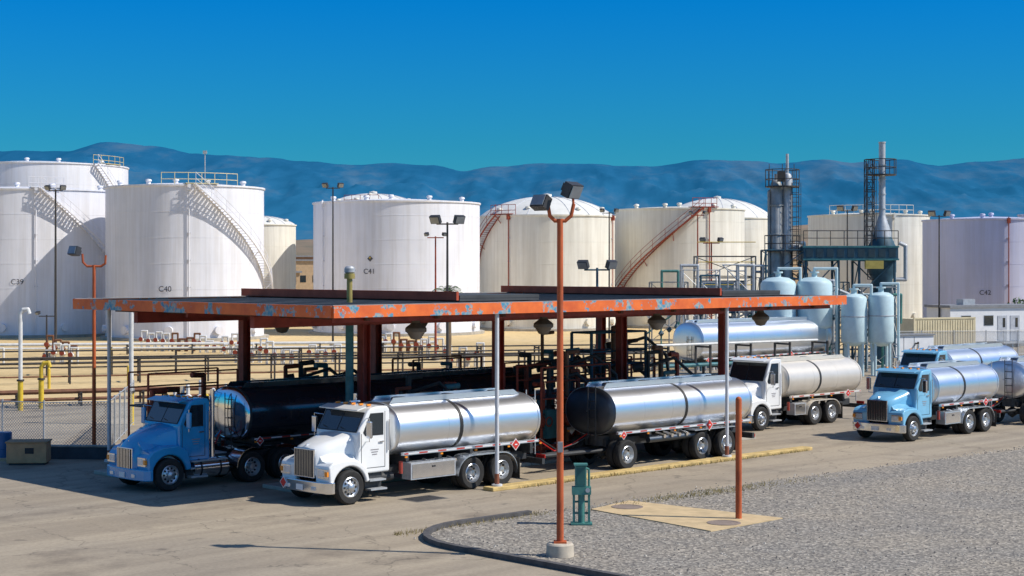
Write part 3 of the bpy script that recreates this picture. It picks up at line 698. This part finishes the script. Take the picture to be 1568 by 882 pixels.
g.path('cross_arm',rust_or,[(-.28,0,8.25),(-.24,0,8.02),(-.12,0,7.9),(.12,0,7.9),(.26,0,8.02),(.32,0,8.3)],.045,10)
flood(g,(-.45,0,8.33),-.7,-.5,.42); flood(g,(.28,-.05,8.62),.9,.45,.46); g.cyl('arm_pin',rust_or,(.32,0,8.2),(.30,0,8.5),.03)
g.box('control_box',M('grey_box',(.35,.36,.36),.5),(.0,-.13,2.6),(.12,.10,.24)); g.done()
g=G('floodlight_pole',(-15.0,58.8,0))
g.cyl('mast',rust_or,(0,0,.2),(0,0,6.9),.075,.06,12); g.lathe('concrete_footing',concrete,(0,0,0),[(.3,0),(.3,.25),(0,.25)],20)
g.path('cross_arm',rust_or,[(-.42,0,7.3),(-.40,0,7.0),(-.25,0,6.85),(.25,0,6.85),(.40,0,6.95),(.42,0,7.25)],.04,8); flood(g,(-.7,0,7.4),-.6,-.3,.42); g.done()
def pole(x,y,h,m,twin=True,sz=.6,r=.09):
    g=G('area_light_pole',(x,y,0)); g.cyl('mast',m,(0,0,0),(0,0,h),r,r*.6,10); g.cyl('cross_arm',m,(-.6,0,h-.1),(.6,0,h-.1),.04)
    flood(g,(-.65,-.1,h+.15),-.5,.5,sz)
    if twin: flood(g,(.65,-.1,h+.15),.6,.4,sz)
    g.lathe('footing',concrete,(0,0,0),[(.3,0),(.3,.3),(0,.3)],14); g.done()
pole(-3.55,90,9.3,pipe_dark,True,.6); pole(-5.6,120,9.1,oxide,True,.3); pole(-15.3,140,13.7,pipe_dark,True,.5); pole(-39,140,13.5,pipe_dark,True,.5,.12)
pole(3.95,76,6.8,navy,True,.5); pole(8.9,150,11.9,pipe_dark,True,.4); pole(17,150,11.7,oxide,True,.3); pole(14.6,120,8.7,oxide,True,.4)
pole(30.7,150,12.1,pipe_dark); pole(36.5,140,11.3,pipe_dark); pole(-35.5,125,3.2,pipe_dark,False,.3)
g=G('steel_marker_post',(6.1,44.1,0)); g.cyl('post',rust_or,(0,0,0),(0,0,3.25),.085,n=14); g.ball('cap',rust_or,(0,0,3.25),.085,14); g.done()
g=G('emergency_shutoff_stand',(1.83,43.2,.03))
for x in(-.2,.2):
    g.box('legs',teal_l,(x,0,.42),(.06,.10,.84))
g.box('foot_plate',teal_l,(0,0,.03),(.56,.36,.05)); g.cyl('conduit',teal_l,(0,0,0),(0,0,1.0),.09,n=12)
for z in(.3,.6): g.box('cross_straps',teal_l,(0,.02,z),(.40,.03,.05))
g.box('lower_box',teal_l,(0,0,.90),(.50,.30,.20)); g.box('cabinet',teal_l,(-.02,0,1.28),(.30,.26,.56)); g.bevel('cabinet',.02)
g.box('cabinet_door',M('dark_teal',(.03,.13,.12),.5),(-.02,-.135,1.28),(.22,.012,.44)); g.cyl('gauge',galv,(.16,-.17,.92),(.16,-.15,.92),.06,n=16)
g.box('rain_hood',teal_l,(-.02,-.03,1.59),(.36,.34,.04)); g.cyl('side_pipe',teal_l,(.2,0,.9),(.2,0,1.45),.03); g.path('looped_conduit',teal_l,[(.2,0,1.45),(.1,0,1.5)],.03); g.done()

# ------------------------------------------------------------ left fence, box, pipes
def fence(name,p0,p1,h=1.85,n=4):
    dx,dy=p1[0]-p0[0],p1[1]-p0[1]; L=math.hypot(dx,dy); g=G(name,(p0[0],p0[1],0),math.atan2(dy,dx))
    for i in range(n+1): g.cyl('posts',galv,(L*i/n,0,0),(L*i/n,0,h+.08),.035,n=8)
    g.cyl('rails',galv,(0,0,h),(L,0,h),.022,n=6); g.cyl('rails',galv,(0,0,.1),(L,0,.1),.018,n=6)
    g.faces('mesh',chain,[(0,.03,.05),(L,.03,.05),(L,.03,h),(0,.03,h)],[(0,1,2,3)]); g.done()
fence('chain_link_fence',(-24,62.5),(-17.2,60.2),1.85,4); fence('chain_link_fence',(-17.2,60.2),(-14.9,60.6),1.85,1); fence('chain_link_fence',(-14.9,60.6),(-16.4,71),1.85,5)
g=G('utility_box',(-16.75,56.8,0),.1); g.box('body',cardboard,(0,0,.42),(1.35,.9,.7)); g.box('lid',M('box_lid',(.42,.25,.13),.8),(0,0,.79),(1.42,.97,.05)); g.box('label',black,(.1,-.455,.5),(.3,.01,.2)); g.box('skids',frame_m,(0,0,.04),(1.2,.8,.07)); g.bevel('body',.02); g.done()
g=G('low_wall',(-17.6,58.4,0),-.05); g.box('wall',M('dark_wall',(.06,.075,.09),.8),(1.2,0,.22),(5.2,.3,.44)); g.box('coping',concrete,(1.2,0,.46),(5.3,.36,.05)); g.done()
g=G('pallet_of_drums',(-18.6,58.0,0))
for i in range(3): g.lathe('drums',M('drum_blue',(.02,.12,.3),.4),(-.7+i*.65,.0,.1),[(.0,0),(.29,0),(.29,.3),(.305,.31),(.29,.32),(.29,.88),(0,.88)],20)
g.box('pallet',tan_wall,(0,0,.05),(2.2,1,.1)); g.done()
def rack(name,p0,p1,zs,mats,step=5,r=.1):
    dx,dy=p1[0]-p0[0],p1[1]-p0[1]; L=math.hypot(dx,dy); g=G(name,(p0[0],p0[1],0),math.atan2(dy,dx))
    for i,(z,m) in enumerate(zip(zs,mats)): g.cyl('pipe_%d'%i,m,(0,(i%3-1)*.4,z),(L,(i%3-1)*.4,z),r if i%2 else r*.7,n=8)
    k=0
    while k<L:
        for y in(-.6,.6): g.box('supports',pipe_dark,(k,y,max(zs)/2),(.1,.1,max(zs)))
        g.box('supports',pipe_dark,(k,0,max(zs)-.12),(.1,1.3,.1)); k+=step
    g.done()
rack('pipe_rack',(-45,90),(10,108),(.45,1.2,1.5),(pipe_brown,pipe_dark,pipe_dark),4,.07)
rack('pipe_rack',(-45,100),(30,118),(.5,1.0,1.5),(pipe_dark,pipe_dark,pipe_dark),4,.07)
rack('pipe_rack',(-27,79),(-8,86),(.35,.7),(pipe_brown,pipe_brown),3,.12)
rack('pipe_rack',(-50,126),(-6,132),(.5,.8),(pipe_white,pipe_white),5,.12)
rack('pipe_rack',(8,88),(18,95),(.6,1.5,2.6),(galv,teal,pipe_white),3,.1)
g=G('pipe_manifold',(-14,78,0),.2)
for i in range(9):
    x=-2+i*.6; g.path('risers',pipe_white,[(x,0,0),(x,0,.95+.2*(i%3)),(x,.7,.95+.2*(i%3)),(x,.7,0)],.09)
    g.lathe('valves',pipe_white,(x,0,.6),[(.1,-.2),(.22,-.08),(.22,.08),(.1,.2)],12); g.cyl('handwheels',oxide,(x,-.35,.62),(x,-.31,.62),.16,n=14); g.cyl('stems',pipe_dark,(x,-.31,.62),(x,0,.62),.025)
g.cyl('header',pipe_white,(-3,.7,.35),(4,.7,.35),.16,n=12); g.done()
for x,y,h in((-23.4,78,4.6),(-22.7,79,2.0),(-27,110,4),(-16.5,71,5.2)):
    g=G('vent_riser_pipe',(x,y,0)); m=pipe_white if h>3 else pipe_yel
    g.path('riser',m,[(0,0,0),(0,0,h),(.12,0,h+.2),(.35,0,h+.22),(.42,0,h)],.10,10); g.cyl('yellow_sleeve',pipe_yel,(0,0,0),(0,0,1.4),.13,n=12); g.cyl('flange',pipe_dark,(0,0,1.4),(0,0,1.48),.18,n=12); g.done()
for k in range(14):
    r=random.Random(100+k); x=-38+k*2.6; y=118+r.uniform(-6,16); g=G('valve_station',(x,y,0))
    m=r.choice((pipe_white,pipe_brown,pipe_white,pipe_white))
    for j in range(4):
        xx=j*.6; h=.8+r.random()*.9; g.path('pipes',m,[(xx,0,0),(xx,0,h),(xx+.45,0,h),(xx+.45,0,0)],.08); g.lathe('valve',m,(xx,0,h*.55),[(.1,-.2),(.24,0),(.1,.2)],10); g.cyl('wheel',oxide,(xx,-.3,h*.6),(xx,-.26,h*.6),.18,n=12)
    g.done()
for x,y in((-13.6,73),(-12.2,74),(-9.5,72),(-26,92),(-22,94),(-34,100),(-38,98)):
    g=G('safety_bollard',(x,y,0)); g.cyl('post',pipe_yel,(0,0,0),(0,0,1.1),.09,n=12); g.ball('cap',pipe_yel,(0,0,1.1),.09,12); g.done()

# ------------------------------------------------------------ process equipment on the right
def lattice(g,x0,x1,y0,y1,z0,z1,lv,m,r=.06,part='lattice'):
    for x in(x0,x1):
        for y in(y0,y1): g.cyl(part,m,(x,y,z0),(x,y,z1),r,n=6)
    for i in range(lv+1):
        z=z0+(z1-z0)*i/lv
        for a,b in(((x0,y0),(x1,y0)),((x1,y0),(x1,y1)),((x1,y1),(x0,y1)),((x0,y1),(x0,y0))):
            g.cyl(part,m,(a[0],a[1],z),(b[0],b[1],z),r*.7,n=5)
            if i<lv: g.cyl(part,m,(a[0],a[1],z),(b[0],b[1],z+(z1-z0)/lv),r*.5,n=5)
def platform(g,c,rad,m,zr=1.1):
    n=16
    g.lathe('platforms',m,c,[(rad*.3,0),(rad,0),(rad,.08),(rad*.3,.08)],n)
    for hh in(.55,zr):
        g.path('platform_rails',m,[(c[0]+rad*math.cos(2*math.pi*i/n),c[1]+rad*math.sin(2*math.pi*i/n),c[2]+hh) for i in range(n+1)],.03,5)
    for i in range(0,n,2): a=2*math.pi*i/n; g.cyl('platform_rails',m,(c[0]+rad*math.cos(a),c[1]+rad*math.sin(a),c[2]),(c[0]+rad*math.cos(a),c[1]+rad*math.sin(a),c[2]+zr),.03,n=5)
def ladder(g,x,y,z0,z1,m,cage=True):
    for d in(-.22,.22): g.cyl('ladders',m,(x+d,y,z0),(x+d,y,z1),.03,n=5)
    z=z0
    while z<z1: g.cyl('ladders',m,(x-.22,y,z),(x+.22,y,z),.018,n=4); z+=.33
    if cage:
        z=z0+2
        while z<z1: g.path('ladder_cage',m,[(x+.38*math.cos(a),y-.38*math.sin(a),z) for a in [math.pi*i/6 for i in range(7)]],.022,4); z+=.8
        for a in(.5,1.57,2.6): g.cyl('ladder_cage',m,(x+.38*math.cos(a),y-.38*math.sin(a),z0+2),(x+.38*math.cos(a),y-.38*math.sin(a),z1),.018,n=4)
g=G('absorber_column',(18.5,112,0))
g.lathe('column_a',stain,(-.45,0,0),[(.42,0),(.42,12.4),(.3,12.7),(.12,12.8),(.12,13.2)],24); g.lathe('column_b',galv,(.35,.2,0),[(.36,0),(.36,12.9),(.25,13.2),(.1,13.3),(.1,14.6)],24)
for z in(3,6,9,11): g.lathe('column_rings',stain,(-.45,0,z),[(.42,0),(.5,.02),(.5,.1),(.42,.12)],24)
platform(g,(0,.1,12.3),1.15,pipe_dark,1.2); platform(g,(0,.1,7.9),1.2,pipe_dark)
ladder(g,.85,-.2,5,12.6,pipe_dark); g.path('side_pipe',stain,[(-.95,-.1,2),(-.95,-.1,12),(-.6,0,12.2)],.1); g.path('side_pipe_b',galv,[(.9,.2,8.5),(1.5,.2,8.5),(1.5,.2,2)],.12)
for x in(-.9,0,.8): g.cyl('lightning_rods',pipe_dark,(x,.1,12.3),(x,.1,13.9),.025,n=5)
g.box('instrument_box',pipe_dark,(-.2,-.6,13.0),(.5,.3,.7)); g.box('pads',concrete,(0,0,.1),(3,2.4,.2)); lattice(g,-1.3,1.4,-1,1.1,.2,8,4,navy,.07); g.done()
g=G('exhaust_stack',(25.3,112,0))
g.lathe('stack',galv,(0,0,0),[(.62,8.2),(.62,9.2),(.24,10.3),(.22,10.4),(.22,15.3),(.25,15.32),(.25,15.4),(.16,15.4)],24); g.lathe('lower_drum',navy,(0,0,0),[(.7,0.2),(.7,6),(.95,6.5),(.95,8.2),(.62,8.9)],24)
platform(g,(0,0,13.1),.95,pipe_dark,1.1); lattice(g,-1.15,-.6,-.3,.3,8,14.2,6,pipe_dark,.035); ladder(g,-.85,-.35,6,13.9,pipe_dark)
for i in range(4): g.cyl('guy_rings',galv,(0,0,10.8+i),(0,0,10.86+i),.27,n=16)
g.path('elbow_duct',galv,[(.9,0,6.0),(1.6,0,6.0),(1.6,0,8.3),(1.2,0,8.5)],.14); g.done()
g=G('vapour_recovery_unit',(22.9,112,0))
g.box('upper_housing',navy,(0,0,7.8),(6.4,2.6,.95)); g.box('housing_ribs',teal,(0,-1.32,8.22),(6.5,.06,.12)); g.box('housing_ribs',teal,(0,-1.32,7.36),(6.5,.06,.12))
for i in range(9): g.box('housing_louvres',M('dark_louvre',(.02,.05,.07),.5),(-2.8+i*.7,-1.32,7.8),(.45,.04,.55))
g.box('yellow_hoist',M('yellow_ochre',(.55,.42,.10),.6),(1.5,-1.6,7.0),(1.2,.4,.55)); g.path('duct',galv,[(-3.2,0,8.2),(-4.0,0,8.2),(-4.0,0,9.4)],.2)
lattice(g,-3,-.8,-1.1,1.1,.2,7.3,3,navy,.09); lattice(g,.6,3.0,-1.1,1.1,.2,7.3,3,navy,.09,'lattice_b')
g.path('handrail',pipe_dark,[(-3.2,-1.3,9.3),(3.2,-1.3,9.3)],.03,5); g.path('handrail',pipe_dark,[(-3.2,-1.3,8.8),(3.2,-1.3,8.8)],.025,5)
for i in range(8): g.cyl('handrail',pipe_dark,(-3.2+i*.914,-1.3,8.3),(-3.2+i*.914,-1.3,9.3),.03,n=5)
for i in range(12): g.box('access_stairs',navy,(-3.4-i*.3,-1.2,7.0-i*.45),(.3,.9,.05))
g.box('base_slab',concrete,(0,0,.1),(8,4,.2)); g.done()
def vessel(x,y,R,z0,z1,m):
    g=G('carbon_bed_vessel',(x,y,0)); h=R*.45
    g.lathe('shell',m,(0,0,0),[(0,z0-h),(R*.6,z0-h*.8),(R*.92,z0-h*.35),(R,z0),(R,z1-h),(R*.92,z1-h*.62),(R*.6,z1-h*.18),(0,z1)],32)
    for k in range(4): a=.78+k*1.57; g.cyl('legs',m,(R*.8*math.cos(a),R*.8*math.sin(a),0),(R*.8*math.cos(a),R*.8*math.sin(a),z0+.4),.09)
    g.lathe('flanged_nozzle',m,(0,0,z1-.05),[(.18,0),(.18,.25),(.3,.26),(.3,.36),(0,.36)],16)
    g.path('outlet_pipe',m,[(0,0,z1+.3),(0,0,z1+.5),(R+.25,-.2,z1+.5),(R+.25,-.2,1)],.09)
    for z in((z0+z1)/2,): g.lathe('insulation_band',galv,(0,0,z),[(R,0),(R+.02,.01),(R+.02,.07),(R,.08)],32)
    g.done()
vessel(16.9,104,1.12,3.2,6.25,pale_teal); vessel(19.2,104,1.12,3.2,6.25,pale_teal); vessel(21.5,103,.8,2.2,5.2,pale_teal); vessel(23.2,103,.8,2.2,5.3,pale_teal)
for k in range(8):
    r=random.Random(50+k); x=10.5+k*1.9; y=106.5+r.uniform(0,7); g=G('process_pipework',(x,y,0))
    for j in range(5):
        xx=r.uniform(-1,1); yy=r.uniform(-.8,.8); h=r.uniform(3,7.0); m=r.choice((galv,navy,pipe_white,teal_l,pale_teal,galv))
        g.path('pipes_%s'%m.name,m,[(xx,yy,0),(xx,yy,h),(xx+r.choice((-1.1,1.2)),yy,h),(xx+r.choice((-1.1,1.2)),yy+.1,h-r.uniform(.8,2.5))],r.uniform(.04,.10))
        g.lathe('valves',navy,(xx,yy,h*.6),[(.08,-.18),(.2,0),(.08,.18)],10)
    lattice(g,-1.2,1.2,-1,1,0,r.uniform(4.5,6.8),3,r.choice((navy,stain,galv)),.045)
    g.done()
g=G('pipe_rack_tower',(15.3,116,0)); lattice(g,-2.3,1.8,-1,1,0,7.6,5,stain,.06)
for z in(4.6,6.2,7.6): g.box('decks',frame_m,(-.25,0,z),(4.2,2.1,.06)); g.cyl('deck_rails',pipe_yel,(-2.3,-1.02,z+1.0),(1.8,-1.02,z+1.0),.03)
g.cyl('horizontal_drum',pale_teal,(-1.9,-.2,5.4),(1.2,-.2,5.4),.5,n=20); g.done()
g=G('shipping_container',(33.8,131,0),.42)
g.box('body',cont_m,(0,0,1.43),(6.06,2.44,2.7))
for i in range(24): g.box('corrugations',cont_m,(-2.85+i*.248,-1.235,1.43),(.12,.05,2.45))
for x in(-2.98,2.98): g.box('corner_posts',cont_m,(x,-1.22,1.43),(.12,.1,2.8))
g.box('roof_rail',cont_m,(0,-1.22,2.80),(6.06,.1,.12)); g.box('floor_rail',cont_m,(0,-1.22,.12),(6.06,.1,.16)); g.done()
g=G('office_trailer',(41.0,142,0),.36)
g.box('walls',off_white,(0,0,1.95),(9.6,3.4,2.9)); g.box('roof',grey_roof,(0,0,3.5),(9.9,3.7,.22)); g.box('skirting',grey_roof,(0,0,.25),(9.5,3.3,.5))
for x in(-3.2,-.9,3.4): g.box('windows',glass,(x,-1.73,2.3),(.9,.04,.8)); g.box('window_frames',galv,(x,-1.705,2.3),(1.0,.03,.9))
for x in(.5,1.8): g.box('doors',M('door_grey',(.5,.52,.56),.5),(x,-1.715,1.65),(.95,.05,2.1)); g.box('door_panes',glass,(x+.15,-1.745,2.1),(.25,.02,.8))
g.box('steps',galv,(1.1,-2.3,.4),(2.6,1.1,.12)); g.cyl('steps',galv,(-.2,-2.8,.4),(-.2,-2.8,1.5),.03); g.cyl('steps',galv,(-.2,-2.8,1.5),(2.4,-2.8,1.5),.03)
g.box('air_conditioner',galv,(-2,0,3.85),(1.2,1,.5)); g.done()
g=G('electrical_cabinet',(28.6,118,0),.4); g.box('body',off_white,(0,0,1.0),(3.4,1.2,1.9)); g.box('door_gaps',black,(0,-.605,1),(.03,.01,1.7)); g.box('door_gaps',black,(-.9,-.605,1),(.03,.01,1.7)); g.box('roof',grey_roof,(0,0,1.99),(3.6,1.4,.08)); g.bevel('body',.02); g.done()
fence('chain_link_fence',(29,126),(60,130),1.9,12)
for i in range(6):
    g=G('safety_bollard',(24.5+i*1.1,100+i*.6,0)); g.cyl('post',pipe_yel,(0,0,0),(0,0,1.2),.1,n=10); g.ball('cap',pipe_yel,(0,0,1.2),.1,10); g.done()
g=G('service_pickup_truck',(47.0,150,0),.1)
g.prism('body',truck_white,[(-2.6,.5),(-2.6,1.05),(-1.3,1.15),(-.8,1.75),(.7,1.8),(.9,1.15),(2.7,1.1),(2.7,.5)],-.95,.95); g.bevel('body',.07,3)
g.prism('windows',glass,[(-1.05,1.2),(-.72,1.66),(.6,1.7),(.7,1.2)],-.965,.965)
for x in(-1.7,1.7):
    for s in(-1,1): wheel(g,x,s,s*.85,.38,.24,True)
g.done()

# ------------------------------------------------------------ background buildings, hill, palm, bushes
me=bpy.data.meshes.new('hill'); vs=[];fs=[]
for i in range(61):
    for j in range(13):
        x=-400+i*14; y=480+j*30; vs.append((x,y,-1+34*math.sin(math.pi*j/24)*(.62+.4*mn.fractal(Vector((x/120,j*.2,1)),1,2,4))))
for i in range(60):
    for j in range(12): a=i*13+j; fs.append((a,a+13,a+14,a+1))
me.from_pydata(vs,[],fs); me.materials.append(M('dry_hill',(.24,.17,.11),.95,0,.5,.05,0,(.12,.11,.07)))
for p in me.polygons:p.use_smooth=True
o=bpy.data.objects.new('hill',me); scene.collection.objects.link(o)
for k,(x,y,w,h) in enumerate(((-38.5,300,9,8),(-44,340,12,9),(-37,260,5,6),(-150,420,30,7),(60,420,40,9),(130,380,40,8))):
    g=G('industrial_building',(x,y,0),.3); mt=(tan_wall,M('brick_brown',(.30,.18,.12),.9))[k%2]
    g.box('walls',mt,(0,0,h/2),(w,10,h)); g.box('roof',grey_roof,(0,0,h+.15),(w+.6,10.6,.3))
    for i in range(int(w/2.4)):
        for z in range(int(h/3)): g.box('windows',glass,(-w/2+1.4+i*2.4,-5.02,1.8+z*3),(1.2,.06,1.2))
    g.done()
def palm(x,y,hh,seed):
    g=G('palm_tree',(x,y,0)); g.path('trunk',wood,[(0,0,0),(.05,0,hh*.5),(.0,0,hh)],.16,8)
    rr=random.Random(seed)
    for i in range(34):
        a=rr.uniform(0,6.28); el=rr.uniform(-.2,1.25); L=rr.uniform(1.0,1.5)
        pts=[]
        for t in range(6):
            s=t/5*L; pts.append(Vector((math.cos(a)*s*math.cos(el),math.sin(a)*s*math.cos(el),hh+s*math.sin(el)-.45*(s**2))))
        side=Vector((-math.sin(a),math.cos(a),0))
        for t in range(5):
            for q in(-1,1):
                for w in (0,.5):
                    p=pts[t].lerp(pts[t+1],w); tip=p+side*q*.28*(1-t/7)+(pts[t+1]-pts[t])*.8+Vector((0,0,-.08))
                    g.faces('fronds',leaf,[p,p+(pts[t+1]-pts[t])*.3,tip],[(0,1,2)])
    g.done()
palm(-3.75,96,5.3,3)
def tree_mass(g,rr,x,y,h,n,sz):
    g.cyl('trunks',wood,(x,y,0),(x,y,h*.5),.2,n=5)
    for j in range(n):
        a=rr.uniform(0,6.28); b=rr.uniform(-.6,1.5); R=h*.42*rr.uniform(.4,1); c=Vector((x+R*math.cos(a)*math.cos(b),y+R*math.sin(a)*math.cos(b),h*.6+R*math.sin(b)))
        v=[c+Vector((rr.uniform(-1,1),rr.uniform(-1,1),rr.uniform(-1,1)))*sz for _ in range(3)]
        g.faces('foliage',leaf,v,[(0,1,2)])
g=G('distant_trees',(0,0,0)); rr=random.Random(9)
for k in range(70): tree_mass(g,rr,rr.uniform(-160,200),rr.uniform(300,400),rr.uniform(3,8),60,.7)
g.done()
g=G('leafy_tree',(46.8,151,0)); tree_mass(g,rr,0,0,3.9,420,.25); g.done()

# ------------------------------------------------------------ light, sky, camera
sund=Vector((-.93,.18,-1.0)).normalized()
L=bpy.data.lights.new('sun','SUN'); L.energy=4.9; L.angle=.5*D2R; L.color=(1,.94,.85)
o=bpy.data.objects.new('sun',L); o.rotation_euler=sund.to_track_quat('-Z','Y').to_euler(); scene.collection.objects.link(o)
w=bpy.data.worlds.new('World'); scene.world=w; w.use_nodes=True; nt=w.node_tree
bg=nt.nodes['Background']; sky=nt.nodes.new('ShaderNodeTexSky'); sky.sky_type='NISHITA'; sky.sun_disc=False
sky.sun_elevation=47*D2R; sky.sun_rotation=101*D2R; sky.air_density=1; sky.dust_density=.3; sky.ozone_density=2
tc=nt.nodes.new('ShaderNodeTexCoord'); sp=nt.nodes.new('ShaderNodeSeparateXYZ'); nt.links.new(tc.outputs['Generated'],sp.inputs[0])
tint=ramp(nt,sp.outputs[2],[(0,(.10,.45,.68)),(.075,(.045,.42,.68)),(.165,(.003,.41,.88)),(.40,(.60,.80,1))])  # unseen upper sky made brighter and more neutral, added as ambient fill
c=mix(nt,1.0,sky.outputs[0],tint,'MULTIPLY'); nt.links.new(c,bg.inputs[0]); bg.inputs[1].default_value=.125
cam=bpy.data.cameras.new('camera'); cam.lens=57.6; cam.sensor_width=36; cam.shift_y=-.0198; cam.clip_end=20000; cam.clip_start=.5
o=bpy.data.objects.new('camera',cam); o.location=(0,0,6.8); o.rotation_euler=(90*D2R,0,0); scene.collection.objects.link(o); scene.camera=o
scene.view_settings.view_transform='Standard'; scene.view_settings.look='None'; scene.view_settings.exposure=0
